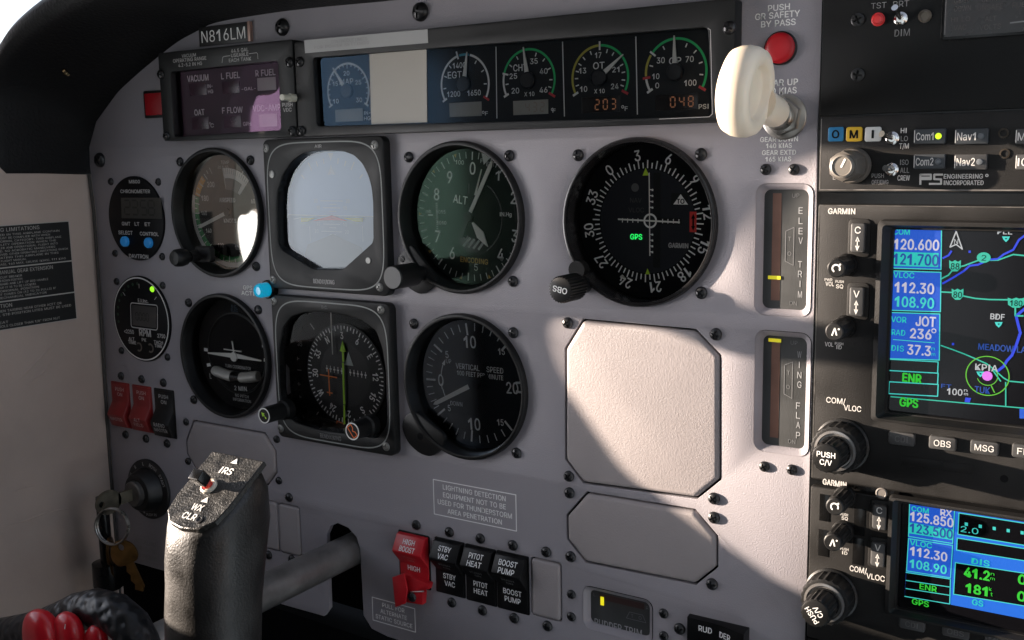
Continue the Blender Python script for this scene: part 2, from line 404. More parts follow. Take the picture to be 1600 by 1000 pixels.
def outw(pts, d):
    o = []
    for i, p in enumerate(pts):
        a = Vector(pts[max(i-1, 0)]); c = Vector(pts[min(i+1, len(pts)-1)]); t = (c-a).normalized(); n = Vector((-t[1], t[0]))
        o.append((p[0]+n[0]*d, p[1]+n[1]*d))
    return o
D0, D1 = dens(E0), dens(E1)
rings = []
for t, h in ((0, -4), (0, 1), (.35, 12), (.75, 35), (1, 58)): rings.append([(p[0], p[1], h) for p in lerp(D0, D1, t)])
for d, h in ((1.5, 63), (5, 66.5), (10, 66.5), (15, 62), (18, 50), (20, 20), (21, -60)): rings.append([(p[0], p[1], h) for p in outw(D1, d)])
b = B(); b.loft(rings, False, False, closed=False)
for side in (0, -1):
    b.poly3([r[side] for r in rings])
part('hood', b, GSH, gt, ang=60)
q = at(103, 113, 30)
b = B(); 
u, v = at(103, 113, 40)
b.M = Matrix.Translation((u, v, 40)) @ Matrix.Rotation(math.radians(-55), 4, 'Y') @ Matrix.Rotation(math.radians(40), 4, 'X')
b.lathe([(2.6, -1), (2.6, .6), (1.6, 1.6), (.4, 2)], 0, 0, 20, True, True)
part('screw', b, mat('brass_screw', (.75, .55, .3), .2, metal=1.), gt, 'shiny brass screw head')
# ---- cabin side wall with its window (the sun comes in through it)
def wl(u, v, m=0.): d = (u+305)/STAN; return (d, v+.3*d+m)             # where the ray to a lit panel point crosses the wall
win = [wl(59, -49), wl(55, -55), wl(57, -66), wl(62, -77), wl(101, -123), wl(157, -153), wl(187, -169), (190, -121), (300, -124), (420, -118), (436, -104),
       (440, 60), (430, 118), (400, 128), (240, 128), (216, 124), (204, 114), (194, 93), (185, 83), (166, 82), (159, 70), wl(160, 2), wl(137, -26), wl(139, -31), wl(156, -37), (186, 8), (186, -4), wl(158, -60), wl(130, -50.5), wl(100, -48.5), wl(88, -50.5), wl(72, -48)]
rear = rrect(520, 860, -110, 125, 30)
wt = thing('cabin_side_wall', 'beige side wall trim of the cabin left of the panel', 'cabin wall', (-306, -250, 60))
b = B(); b.M = Matrix(((0, 0, 1, 0), (0, 1, 0, 0), (1, 0, 0, 0), (0, 0, 0, 1)))
b.curved([(-8, -440), (1000, -440), (1000, 230), (95, 230), (76, 140), (69, 60), (64, 48), (-8, 36)], [rounded(win, 6), rear], -316, -306, 1.0)
WALL = mat('wall_beige_trim', (.48, .385, .33), .75, bump=(160, .0006, 'noise'), vary=(14, .1), spec=.25)
part('trim', b, WALL, wt)
b = B(); b.M = Matrix(((0, 0, 1, 0), (0, 1, 0, 0), (1, 0, 0, 0), (0, 0, 0, 1)))
fr = [(118, -58), (150, -110), (185, -128), (300, -131), (428, -125), (444, -106), (448, 62), (438, 126), (402, 136), (238, 136), (211, 132), (188, 124), (150, 100), (128, 60), (116, 0)]
b.curved(rounded(fr, 8), [offs(rounded(win, 6), -.6)], -306.5, -304.5, .5); part('reflection_frame', b, mat('frame_ivory', (.74, .68, .58), .5, vary=(20, .05)), wt)  # unseen pale frame, added to brighten the reflection in the airspeed glass
# soft rolled seam and creases where the trim meets the panel
b = B(); b.tube([(-306.5, -330, 1), (-305.8, -165, 1), (-302.6, -66, 1), (-301.6, 0, 1), (-303.6, 24, 1)], 1.1, 8)
part('edge_seam', b, mat('seam_dark', (.05, .045, .04), .8), wt)
# ---- unseen roof, floor, far wall and seats, added to cut the ambient light
HL = mat('headliner_grey', (.30, .28, .26), .85, bump=(500, .0004, 'noise'))
b = B(); b.M = Matrix(((1, 0, 0, 0), (0, 0, 1, 0), (0, 1, 0, 0), (0, 0, 0, 1))); b.box(-316, 760, 230, 1000, 232, 244, 1)
single('shade_roof', b, HL, 'pale headliner over the cabin', 'cabin roof', (100, 230, 600))
b = B(); b.M = Matrix(((1, 0, 0, 0), (0, 0, 1, 0), (0, 1, 0, 0), (0, 0, 0, 1))); b.box(-316, 720, 300, 1100, -440, -430)
single('shade_floor', b, mat('carpet_dark', (.03, .03, .033), .95), None, None, (100, -430, 600), kind='structure')  # unseen floor, added to stop light from below
b = B(); b.M = Matrix(((0, 0, 1, 0), (0, 1, 0, 0), (1, 0, 0, 0), (0, 0, 0, 1))); b.box(60, 1100, -430, -130, 720, 740)
single('cabin_side_wall', b, WALL, 'beige lower side wall with the window sill, on the passenger side', 'cabin wall', (730, -430, 600))
ST = mat('seat_dark_cloth', (.035, .033, .032), .9, bump=(700, .0006, 'noise'))
t = thing('shade_passenger_seat', 'dark upholstered passenger seat back behind the camera', 'seat', (360, -430, 760))
b = B(); b.box(170, 560, -430, 80, 700, 800, 25, 60); part('backrest', b, ST, t, ang=60)
b = B(); b.box(160, 570, -430, -180, 330, 700, 20, 40); part('seat_cushion', b, ST, t, ang=60)
t = thing('shade_pilot_seat', 'dark upholstered seat back facing the panel', 'seat', (-100, -330, 495))  # set close to the panel to darken its left side
ST = mat('seat_dark_cloth', (.035, .033, .032), .9, bump=(700, .0006, 'noise'))
b = B(); b.prism(rrect(-300, 60, -330, 150, 60, 8), -560, -420, 30, steps=4); b2 = b.bm
for q in b2.verts: q.co.z = -q.co.z
part('backrest', b, ST, t, ang=60)
b = B(); b.prism(rrect(-230, 30, 160, 228, 45, 8), 450, 540, 25, steps=4); b.tube([(-160, 60, 495), (-160, 170, 495)], 7, 12); b.tube([(-40, 60, 495), (-40, 170, 495)], 7, 12); part('headrest', b, ST, t, ang=60)
# ---- below the panel
b = B(); b.prism([(-330, -430), (240, -430), (240, -262), (-60, -252), (-120, -250), (-330, -246)], -60, -2)
b.box(-330, 240, -440, -430, -60, 300)
single('footwell', b, mat('footwell_black', (.003, .003, .0035), .9, spec=.05), 'dark footwell under the instrument panel', 'footwell', (-60, -430, 0), kind='structure')
def wallpt(x, y, u=-305.6):
    c = ((x-800)/CF, -(y-500)/CF, -1); d = [sum(CR[i][k]*c[k] for k in range(3)) for i in range(3)]
    t = (u-CC[0])/d[0]; return (CC[2]+t*d[2], CC[1]+t*d[1])
b = B()
for pts in (((28, 596), (48, 576), (74, 549), (92, 528)), ((40, 604), (66, 584), (90, 556)), ((10, 822), (40, 814), (76, 800), (112, 794)), ((18, 770), (36, 762), (60, 757))):
    w_ = [wallpt(x, y, -305.6) for x, y in pts]; b.tube([(-306.25, p[1], p[0]) for p in w_], [.3]+[.75]*(len(w_)-2)+[.3], 10)
part('vinyl_crease', b, WALL, wt, ang=80)
PLB = mat('placard_black', (.006, .006, .006), .6); PLW = mat('placard_letters', (.42, .40, .37), .6)
WP = Matrix(((0, 0, 1, 0), (0, 1, 0, 0), (-1, 0, 0, 0), (0, 0, 0, 1)))   # local (x, y, z) -> (u = z, v = y, h = -x)
h0 = 17.6; h1 = 96.
def wall_placard(v1, v0, head, lines, label, hs):
    t = thing('wall_placard', label, 'placard', (-306, (v0+v1)/2, (h0+h1)/2), 'black placards on the cabin wall')
    b = B(); b.M = WP; b.sheet([(-h1, v0), (-h0, v0), (-h0, v1), (-h1, v1)], -305.75); part('plate', b, PLB, t)
    b = B(); b.M = WP; b.pline([(-h1, v0), (-h0, v0), (-h0, v1), (-h1, v1)], .4, -305.6, True)
    b.text(head[0], -head[1], v1-2.5, 2.3, -305.6, wid=head[2], bold=.004)
    y = v1-5.0; st = (y-v0-.6)/max(1, len(lines))
    for i, (s, a, c) in enumerate(lines):
        if s: b.text(s, -(a+c)/2, y-st*(i+.3), st*.62, -305.6, wid=abs(c-a))
    part('lettering', b, PLW, t)
wall_placard(-6.2, -32.2, ('OPERATING LIMITATIONS', 61, 44), [
    ('PLACARDS INSTALLED IN THIS AIRPLANE CONTAIN', 92, 25), ('LIMITATIONS WHICH MUST BE COMPLIED WITH WHEN', 92, 32), ('OPERATING IN THE NORMAL CATEGORY. THIS AIRPLANE', 92, 24),
    ('DAY OR NIGHT UTILITY OPERATION WHEN THE', 92, 28), ('EQUIPMENT IS INSTALLED AND OPERATIONAL. FLIGHT INTO', 92, 27), ('ICING IS PROHIBITED. NO ACROBATIC MANEUVERS', 92, 29),
    ('INCLUDING SPINS APPROVED. OTHER OPERATING LIMITATIONS WHICH', 92, 20), ('APPLY WHEN OPERATING THIS AIRPLANE IN THIS', 92, 27), ('CATEGORY ARE IN THE FLIGHT MANUAL', 92, 50), ('MAX GEAR DOWN (KIAS), 140 MAX. CRUISE (KIAS), 111 KIAS', 92, 22)],
    'black OPERATING LIMITATIONS placard, topmost of three on the wall', 0)
wall_placard(-32.6, -53.2, ('MANUAL GEAR EXTENSION', 51, 38), [
    ('PULL GEAR MOTOR CIRCUIT BREAKER', 92, 54), ('PUT GEAR SELECTOR IN GEAR DOWN POSITION', 92, 54), ('ENGAGE HANDLE FORWARD AND LIFT UP RED HANDLE', 92, 36), ('(STOP WHEN IT LIFTS UP IT IS TO BE LOCKED)', 92, 45),
    ('AND RETURN TO ORIGINAL POSITION', 92, 43), ('REPEAT UNTIL LIGHT COMES ON (12 TO 20 PULLS) IF', 92, 31), ('NO LIGHT-SEE MECHANICAL INDICATOR', 92, 38)],
    'black MANUAL GEAR EXTENSION placard, middle of three on the wall', 0)
wall_placard(-53.6, -71.2, ('CAUTION', 70, 15), [
    ('USE CAUTION WHEN TAXIING NEAR OTHER ACFT OR', 92, 28), ('STROBE LIGHTS. STD POSITION LITES MUST BE USED', 92, 21), ('', 0, 0), ('USE CARB HEAT', 92, 66), ('THROTTLE CONTROLS CLOSER THAN 1/8" FROM NUT', 92, 30)],
    'black CAUTION placard, lowest of three on the wall', 0)
# ---- black rack behind the radios
b = B(); b.box(185.2, 330, -260, 118, -20, 2)
single('radio_rack', b, BLKG, 'black radio rack holding the stacked avionics on the right', 'rack', (250, -260, 0))
# ================================================================== ROUND INSTRUMENTS
DZ = -9.0                                        # depth of the dial faces
def ring(b, c, R=39.4, top=3.6, inner=36.5, deep=-14):
    cu, cv = c
    b.lathe([(R, -2), (R, top-1.2), (R-.5, top-.3), (R-1.3, top), (R-2.2, top-.2), (inner+.3, top-1.4), (inner, top-2.6), (inner-.3, -3), (inner-.9, DZ+1), (inner-1, deep)], cu, cv, 72)
def round_gauge(name, key, label, cat, scr, group='round flight instruments', dialm=None, me=None, R=39.4, smear=None, bez=None):
    c = AX[key]; t = thing(name, label, cat, (c[0], c[1], 0), group)
    b = B(); ring(b, c, R, **(dict(top=3.2, inner=37.3) if key == 'CDI' else {})); part('bezel', b, bez or BLK, t)
    b = B(); b.disc(c[0], c[1], 36.2, DZ, 64); part('dial', b, dialm or DIAL, t)
    screws(t, scr, me); return t, c
def gl(t, c, m=None, h=-5.2, r=35.0):
    b = B(); b.disc(c[0], c[1], r, h, 64); part('glass', b, m or GLS, t)
def needle(b, c, a, r0, r1, w0, w1, h0, th=.5):
    p = cs(*c, r0, a); q = cs(*c, r1, a); n = Vector(cs(0, 0, 1, a+90))
    pts = [Vector(p)+n*w0/2, Vector(q)+n*w1/2, Vector(q)-n*w1/2, Vector(p)-n*w0/2]
    b.prism(pts, h0, h0+th)
z1 = DZ+.12; z2 = DZ+.24; z3 = DZ+.36
def zpx(ox, oy, sc): return lambda x, y: (ox+x/sc, oy+y/sc)
# ---- airspeed
t, c = round_gauge('airspeed_indicator', 'ASI', 'airspeed dial with white and green arcs and a bright reflection, top left', 'airspeed indicator', [(279, 253), (389, 250.5), (398, 416.6)])
Z = zpx(260, 210, 3.7026)
def aang(kn):
    T = [(40, 30), (60, 72), (80, 116), (100, 164), (120, 204), (140, 238.5), (160, 268), (180, 292), (200, 319), (210, 331)]
    for (a, x), (b_, y) in zip(T, T[1:]):
        if a <= kn <= b_: return x+(y-x)*(kn-a)/(b_-a)
    return 331
b = B(); b.arc(*c, 27.8, 31.2, aang(57), aang(112), z1); b.arc(*c, 31.4, 34.2, aang(57), aang(177), z1)
part('white_arc', b, WHT, t)
b = B(); b.arc(*c, 27.6, 31.0, aang(64), aang(177), z2); part('green_arc', b, DGRN, t)
b = B(); b.arc(*c, 27.6, 31.8, aang(178), aang(197), z2); part('yellow_arc', b, ORA, t)
b = B()
for k in range(40, 214, 5): b.tick(*c, aang(k), 26.8 if k % 10 == 0 else 28.8, 31.2, .55, z3)
for k in range(60, 201, 20): b.text(str(k), *cs(*c, 22.6, aang(k)), 3.3 if k in (180, 200) else 2.6, z3, sx=.8, bold=.01)
b.text('AIRSPEED', c[0]-1, c[1]+7.5, 2.6, z3, wid=14, bold=.02); b.text('KNOTS', c[0]+.5, c[1]-5.2, 2.4, z3, wid=11, bold=.02)
b.text('TEMP', c[0]-1, c[1]+30.5, 2.0, z3); b.text('30 0 30', c[0]-3, c[1]+27.5, 1.8, z3)
part('markings', b, WHT, t)
b = B(); b.arc(*c, 14.5, 27.0, -8, 44, z1); part('true_airspeed_card', b, WHT, t)
b = B(); b.arc(*c, 13.8, 21, -6, 36, z2)
for k in range(-6, 44, 4): b.tick(*c, k, 23.5, 26.6, .3, z2)
part('card_window', b, mat('card_grey', (.10, .10, .10), .6), t)
b = B(); needle(b, (c[0], c[1]), 249.8, -1, 26.5, 2.4, 2.0, -7.4); needle(b, c, 249.8, 26.5, 29, 2.0, .2, -7.4); part('pointer', b, PTR, t)
b = B(); b.lathe([(2.4, -8), (2.4, -6.6), (0.1, -6.5)], *c, 24); part('hub', b, DIAL, t)
gl(t, c, glass('airspeed_glass', refl=.32, rough=.012, gcol=(1, .95, .86)), h=-4.2)
kx, ky = at(277, 403, 18)
b = B(); b.lathe([(3.5, -1), (3.5, 9), (2.6, 9), (2.6, 11), (5.0, 12), (5.6, 15), (5.3, 19), (4.2, 20.6), (.1, 21.2)], kx, ky, 28); b.box(kx-2, kx+12, ky-4, ky+6, -1, 3, .8, 2)
part('knob', b, BLK, t)
# ---- altimeter
t, c = round_gauge('altimeter', 'ALT', 'greenish ALT dial with two white hands, top row middle', 'altimeter', [(636.4, 245.6), (793.8, 243.4), (799.6, 440)], dialm=mat('altimeter_dial', (.010, .017, .013), .7, spec=.25))
ao = 4.
b = B()
for k in range(50):
    a = ao+k*7.2
    if 62 < a < 118 and k % 5: continue
    mj = k % 5 == 0
    b.tick(*c, a, 29.6 if mj else 30.4, 33.8, .75 if mj else .42, z2)
for k, (du, dv) in {0: (2.2, 25.2), 9: (-12.7, 20.7), 8: (-21.6, 11.7), 7: (-21.8, -10.8), 6: (-12.3, -19.4), 4: (18.6, -19.2), 3: (27.4, -9.3), 2: (27.2, 10.1)}.items():
    b.text(str(k), c[0]+du, c[1]+dv, 6.2, z2, sx=.80, rot=4, bold=.012)
b.text('5', 2.9, -26.4, 3.6, z2, rot=4); b.text('1', 17.7, 21.4, 5.0, z2, rot=4)
b.text('ALT', -6.2, 9.0, 4.2, z2, wid=9, bold=.012, rot=8)
for s, x, y in (('100', -6, 28.4), ('F', 8, 29), ('EET', 13.6, 27.2)): b.text(s, x, y, 2.2, z2, rot=4)
b.text('mb', -27.4, 2.6, 1.9, z2); b.text('1015', -19.2, 2.4, 1.9, z2); b.text('1010', -18.8, -3.4, 1.9, z2); b.text('IN.Hg', 22.2, 1.7, 2.0, z2, bold=.02)
for k in range(14): b.line((-22.4, 7-k*1.05), (-21.2, 7-k*1.05), .35, z2)
b.line((-27.8, .6), (-24.4, .6), .7, z2); b.tri(*c, 19, 33.9, 28.5, 6.4, z2)
part('markings', b, WHT, t)
b = B(); b.text('ENCODING', 1.8, -22.9, 2.7, z2, wid=17.5, bold=.014, rot=3); part('gold_lettering', b, mat('print_gold', (.62, .40, .10), .6), t)
b = B()
for a in (-15, 316, 272, 235, 192, 160): b.tri(*c, a, 33.8, 31.8, 1.8, z3)
part('gold_triangles', b, mat('print_gold', (.62, .40, .10), .6), t)
b = B(); b.arc(*c, 19.6, 20.2, 35, 172, z2); b.line((-.6, 12), (-.3, 17.5), .6, z2); b.line((27.6, 6), (28.6, -6), .5, z2)
b.poly3([(-8.5, -11.5, z1), (-3, -9.5, z1), (8.5, -14.5, z1), (4, -18.5, z1), (-2, -18.8, z1), (-6, -15.5, z1)])
part('black_marks', b, BLKG, t)
b = B()
for k in range(4): b.line((-5+k*3.2, -15.6-k*.5), (-.4+k*2.9, -11+.2*k-k*.8), 1.3, z2)
part('striped_flag', b, mat('flag_grey', (.42, .42, .41), .6), t)
b = B(); needle(b, c, 143, 3.5, 11.5, 1.0, 5.0, -7.9); needle(b, c, 143, 11.5, 19, 5.0, .3, -7.9); part('thousands_hand', b, PTR, t)
b = B(); needle(b, c, 29.1, 3.0, 30.2, 2.0, 2.2, -7.0); needle(b, c, 29.1, 30.2, 33, 2.2, .3, -7.0); part('hundreds_hand', b, PTR, t)
b = B(); needle(b, c, 18.5, 12, 26, .9, .5, -8.4); part('ten_thousands_hand', b, PTR, t)
b = B(); b.lathe([(2.6, -8.5), (2.6, -6.2), (.1, -6)], 0, 0, 24); needle(b, c, 209, 0, 12, 1.6, 3.0, -7.6); part('hub', b, BLK, t)
gl(t, c, glass('altimeter_glass', refl=.02, rough=.08, gcol=(.55, .9, .68)), h=-4.2)
kx, ky = at(613, 434, 26)
b = B(); b.lathe([(4.0, -1), (4.0, 8), (6.2, 8.4)] + [(6.2, 25.3), (5.7, 26)], kx, ky, 36, True, True); part('knob', b, BLK, t)
b = B(); b.disc(kx, ky, 5.6, 26.05); part('knob_cap', b, mat('knob_cap_grey', (.10, .10, .10), .5), t)
lob = PXS(((645, 380), (634, 392), (625, 400), (621, 430), (640, 448), (662, 462), (690, 440), (660, 400)))
b = B(); b.prism(rounded(lob, 5), -.2, 2.2, .5); part('knob_lug', b, BLK, t)
screws(t, [(629, 405)], S_SM, .9)
# ---- course deviation indicator
t, c = round_gauge('course_indicator', 'CDI', 'black course dial with white cross needles and green GPS, top row right', 'course indicator', [(901.4, 242.7), (1093.5, 241.4), (1094, 458)],
                   bez=mat('bezel_semi_gloss', (.014, .013, .013), .22, vary=(30, .2)))
b = B(); rot0 = 351.1
for k in range(72):
    a = rot0+k*5
    b.tick(*c, a, 25.0 if k % 2 else 25.0, 27.6 if k % 2 else 28.8, .62, z2)
for k, s in enumerate(('3', '6', '9', '12', '15', '18', '21', '24', '27', '30', '33', '0')): b.text(s, *cs(*c, 31.2, rot0+30*k), 4.9, z2, rot=rot0+30*k, sx=.84, bold=.014)
part('compass_card', b, WHT, t)
b = B(); b.disc(*c, 24.6, DZ+.06); part('centre_face', b, mat('cdi_face', (.011, .012, .016), .6, spec=.3), t)
b = B(); b.tri(*c, 359, 21.6, 25.2, 3.4, z3); b.tri(*c, 178.4, 25.0, 22.2, 2.5, z3); part('index_marks', b, mat('lime', (.50, .72, .03), .6), t)
b = B(); o = (c[0]+1.9, c[1]+.4)
b.arc(*o, 2.6, 3.5, 0, 360, z2, 40)
for k in range(1, 5):
    r = 3.6+k*2.75
    for a in (90, 270): b.line((o[0]+(r if a == 90 else -r), o[1]-1.0), (o[0]+(r if a == 90 else -r), o[1]+1.0), .42, z2)
    for s_ in (1, -1): b.line((o[0]-.2, o[1]+s_*r), (o[0]+1.6, o[1]+s_*r), .5, z2); b.tri(o[0]+1.2, o[1]+s_*r, 180, .6, -.6, 1.0, z3)
part('deviation_scale', b, WHT, t)
b = B(); b.line((o[0]-16.8, o[1]+.5), (o[0]+15.2, o[1]-.4), .75, z3+.25); b.line((o[0]+.1, o[1]-16.5), (o[0]-.4, o[1]+22.5), .55, z3+.35); part('deviation_needles', b, PTR, t)
b = B(); b.sheet(rrect(o[0]+1.5, o[0]+5.2, o[1]-22, o[1]+22.5, .5), z1); b.sheet(rrect(o[0]+4, o[0]+16, o[1]-1.6, o[1]+1.6, .3), z1); b.sheet([(c[0]+12.5, c[1]+7.8), (c[0]+21, c[1]+7.8), (c[0]+21, c[1]+13.4), (c[0]+12.5, c[1]+13.4)], z1); part('slots', b, mat('slot_black', (.002, .002, .002), .8), t)
b = B(); b.sheet([(c[0]+13.6, c[1]+8.2), (c[0]+21, c[1]+8.2), (c[0]+17.3, c[1]+13)], z2); part('to_flag', b, WHT, t)
b = B(); b.text('TO', c[0]+17.3, c[1]+9.7, 2.1, z3, bold=.03); part('to_lettering', b, DIAL, t)
b = B(); b.sheet([(c[0]+21.9, c[1]-4.4), (c[0]+25.3, c[1]-4.4), (c[0]+25.3, c[1]+5), (c[0]+21.9, c[1]+5)], z3); part('warning_flag', b, mat('flag_red', (.62, .025, .015), .5), t)
b = B(); b.line((c[0]+23.7, c[1]-1.6), (c[0]+23.7, c[1]+2.2), .9, z3+.1); b.tri(c[0]+23.7, c[1], 0, 1.8, 4.2, 2.0, z3+.1); b.tri(c[0]+23.7, c[1], 180, 1.6, 3.8, 2.0, z3+.1); part('flag_arrow', b, DIAL, t)
b = B(); b.text('GPS', c[0]-5.4, c[1]-7.3, 2.5, z2, wid=6.2, bold=.02); part('lit_gps', b, mat('lit_green', (.02, .2, .04), .5, emit=(.02, .85, .14), es=1.1), t)
b = B(); b.text('GARMIN', c[0]+16.3, c[1]-10.8, 2.2, z2, wid=9.8, bold=.03); part('maker_lettering', b, GRYP, t)
b = B(); b.text('NAV', c[0]-5.6, c[1]+10, 2.2, z2, wid=6); b.text('VLOC', c[0]-5.4, c[1]+5.4, 2.2, z2, wid=8.2); part('unlit_lettering', b, mat('unlit', (.05, .05, .052), .6), t)
b = B(); b.disc(c[0]-6, c[1]+16, 2.0, z2, 24); part('light_sensor', b, mat('sensor', (.10, .10, .10), .4), t)
gl(t, c, h=-3.6)
kx, ky = at(875, 453, 24)
b = B(); gear = [cs(0, 0, 5.9 if k % 2 else 6.5, k*360/56) for k in range(56)]
b.lathe([(4.2, -1), (4.2, 12)], kx, ky, 28); b.prism([(kx+p[0], ky+p[1]) for p in gear], 9, 24, .8); part('knob', b, BLK, t)
b = B(); b.text('OBS', kx, ky, 2.7, 24.1, wid=7.6, rot=190, bold=.02); part('knob_lettering', b, WHT, t)
b = B(); b.tube([(c[0]-31, c[1]-23, -1), (c[0]-31, c[1]-23, 4)], 4.4, 20); part('knob_lug', b, BLK, t)
# ---- vertical speed
t, c = round_gauge('vertical_speed_indicator', 'VSI', 'VERTICAL SPEED dial with one white needle, in the lower row', 'vertical speed indicator', [(644.8, 506.4), (800.2, 520.4), (805.3, 708.6)])
b = B()
def vang(x): return 268.5+{0: 0, 5: 37.2, 10: 83, 15: 134, 20: 175}.get(x, 0)
T = [(0, 0), (1, 7.6), (2, 15.2), (3, 22.5), (4, 29.8), (5, 37.2), (6, 46.5), (7, 55.5), (8, 64.5), (9, 74), (10, 83), (11, 93), (12, 103), (13, 113), (14, 123.5), (15, 134), (20, 175)]
for s_ in (1, -1):
    for k, a in T:
        mj = k % 5 == 0; b.tick(*c, 268.4+s_*a, 26.3 if mj else 28.6, 32.8, 1.15 if mj else .55, z2)
for s, u, v, sz in (('0', -22.7, -.5, 6.2), ('20', 24.0, 0, 6.0), ('10', -2.6, 22.4, 6.4), ('10', -1, -22.6, 6.4), ('5', -18, 14.2, 3.8), ('5', -17.5, -15.6, 3.4), ('15', 17.6, 19, 3.4), ('15', 16, -19.5, 3.4)): b.text(s, c[0]+u, c[1]+v, sz, z2, sx=.78, rot=-3, bold=.012)
b.text('VERTICAL', c[0]-4.5, c[1]+8.6, 3.0, z2, wid=15.5, bold=.012); b.text('SPEED', c[0]+13.2, c[1]+8.6, 3.0, z2, wid=10.6, bold=.012)
b.text('100 FEET PER MINUTE', c[0]+3.4, c[1]+4.8, 2.5, z2, wid=30, bold=.012)
b.text('UP', c[0]-17, c[1]+10.6, 2.4, z2, sx=.8); b.text('DOWN', c[0]-12.6, c[1]-12.6, 2.4, z2, wid=8)
b.arc(*c, 22.2, 22.8, 256, 264, z2); b.arc(*c, 22.2, 22.8, 276, 292, z2); b.tri(c[0]-19.8, c[1]+10.2, 25, -2, 1.5, 2.2, z2)
b.arc(*c, 21.8, 22.4, 243, 256, z2)
part('markings', b, WHT, t)
b = B(); needle(b, (c[0]-.5, c[1]-.5), 242.5, 2.5, 27.6, 2.6, 2.2, -7.2); needle(b, (c[0]-.5, c[1]-.5), 242.5, 27.6, 29.6, 2.2, .3, -7.2); part('pointer', b, PTR, t)
b = B(); b.lathe([(3.4, -8.6), (3.4, -6.8), (.1, -6.6)], c[0], c[1], 24); needle(b, c, 62, 0, 11, 2, 3, -7.4); part('hub', b, DIAL, t)
gl(t, c, glass('vsi_glass', refl=.14, rough=.03, gcol=(.7, .85, 1)), h=-4.2)
lob = PXS(((652, 640), (636, 648), (631, 665), (640, 690), (660, 708), (678, 713), (694, 700), (700, 680)))
b = B(); b.prism(rounded(lob, 6), -.2, 2.4, .5); part('adjuster_lug', b, BLK, t)
u, v = at(656.5, 682, 2.5); b = B(); b.disc(u, v, 2.0, 2.45, 24); part('screw_hole', b, DIAL, t)
# ---- turn coordinator
t, c = round_gauge('turn_coordinator', 'TC', 'dark dial with a small white aeroplane and ball, lower left', 'turn coordinator', [(292.5, 473.4), (401, 484.5), (300.6, 625)])
b = B(); b.lathe([(26.2, DZ), (26.2, DZ+.9), (25.4, DZ+1), (24.6, DZ+.2)], *c, 64); part('inner_ring', b, BLK, t)
b = B(); o = (c[0]-1.4, c[1]-1.8)
b.prism([(o[0]-24, o[1]+.6), (o[0]-3.5, o[1]+1.9), (o[0]+3.5, o[1]+1.9), (o[0]+24, o[1]-.2), (o[0]+24, o[1]-1), (o[0]+3.5, o[1]-1), (o[0]-3.5, o[1]-1), (o[0]-24, o[1]-.2)], DZ+1.2, DZ+1.7)
b.prism(circ(o[0], o[1]-.2, 3.1, 24), DZ+1.3, DZ+2.2, .4); b.prism([(o[0]-.5, o[1]+2), (o[0]+.5, o[1]+2), (o[0]-.6, o[1]+9.8), (o[0]-1.4, o[1]+9.8)], DZ+1.2, DZ+1.7)
b.prism([(o[0]-9, o[1]+4.3), (o[0]+7, o[1]+4.1), (o[0]+7, o[1]+3.4), (o[0]-9, o[1]+3.6)], DZ+1.25, DZ+1.75)
part('aeroplane', b, PTR, t)
b = B()
for s_, k, a in ((1, 0, 74), (1, 1, 95), (-1, 0, 270), (-1, 1, 250)):
    p = cs(*c, 28.6 if s_ < 0 else 25.5, a); n = 12*s_*(1 if k else -.2); d = Vector((math.cos(math.radians(n)), -math.sin(math.radians(n))))
    b.line(Vector(p)-d*1.8, Vector(p)+d*1.8, 2.1, z2)
b.text('L', c[0]-25.8, c[1]-17, 3.4, z2, sx=.8); b.text('R', c[0]+25, c[1]-17, 3.4, z2, sx=.8)
b.text('2 MIN.', c[0]+1.8, c[1]-22.4, 2.9, z2, wid=12, bold=.01, rot=-2)
part('markings', b, WHT, t)
b = B(); b.text('TURN COORDINATOR', c[0]+1.4, c[1]-8.4, 2.0, z2+1.2, wid=23, bold=.015); b.text('NO PITCH', c[0]+2.2, c[1]-27.2, 1.9, z2, wid=12, bold=.015); b.text('INFORMATION', c[0]+2, c[1]-30, 1.9, z2, wid=16, bold=.015)
part('small_lettering', b, GRYP, t)
b = B(); b.text('D.C.', c[0], c[1]+30, 1.9, z2); b.text('ELEC', c[0], c[1]+27.6, 1.9, z2); part('blue_lettering', b, mat('print_dim_blue', (.06, .10, .15), .6), t)
b = B(); ap = [(c[0]-20+40*k/16, c[1]-12.2-2.6*math.sin(math.pi*k/16), DZ+2) for k in range(17)]
b.tube(ap, [2.8]+[3.5]*15+[2.8], 16); part('inclinometer_tube', b, mat('tube_grey_white', (.50, .48, .44), .35, vary=(70, .15)), t)
b = B(); b.tube([(p[0], p[1], p[2]+.25) for p in ap[7:11]], 3.6, 20); part('ball', b, BLKG, t)
gl(t, c, h=-3.6)
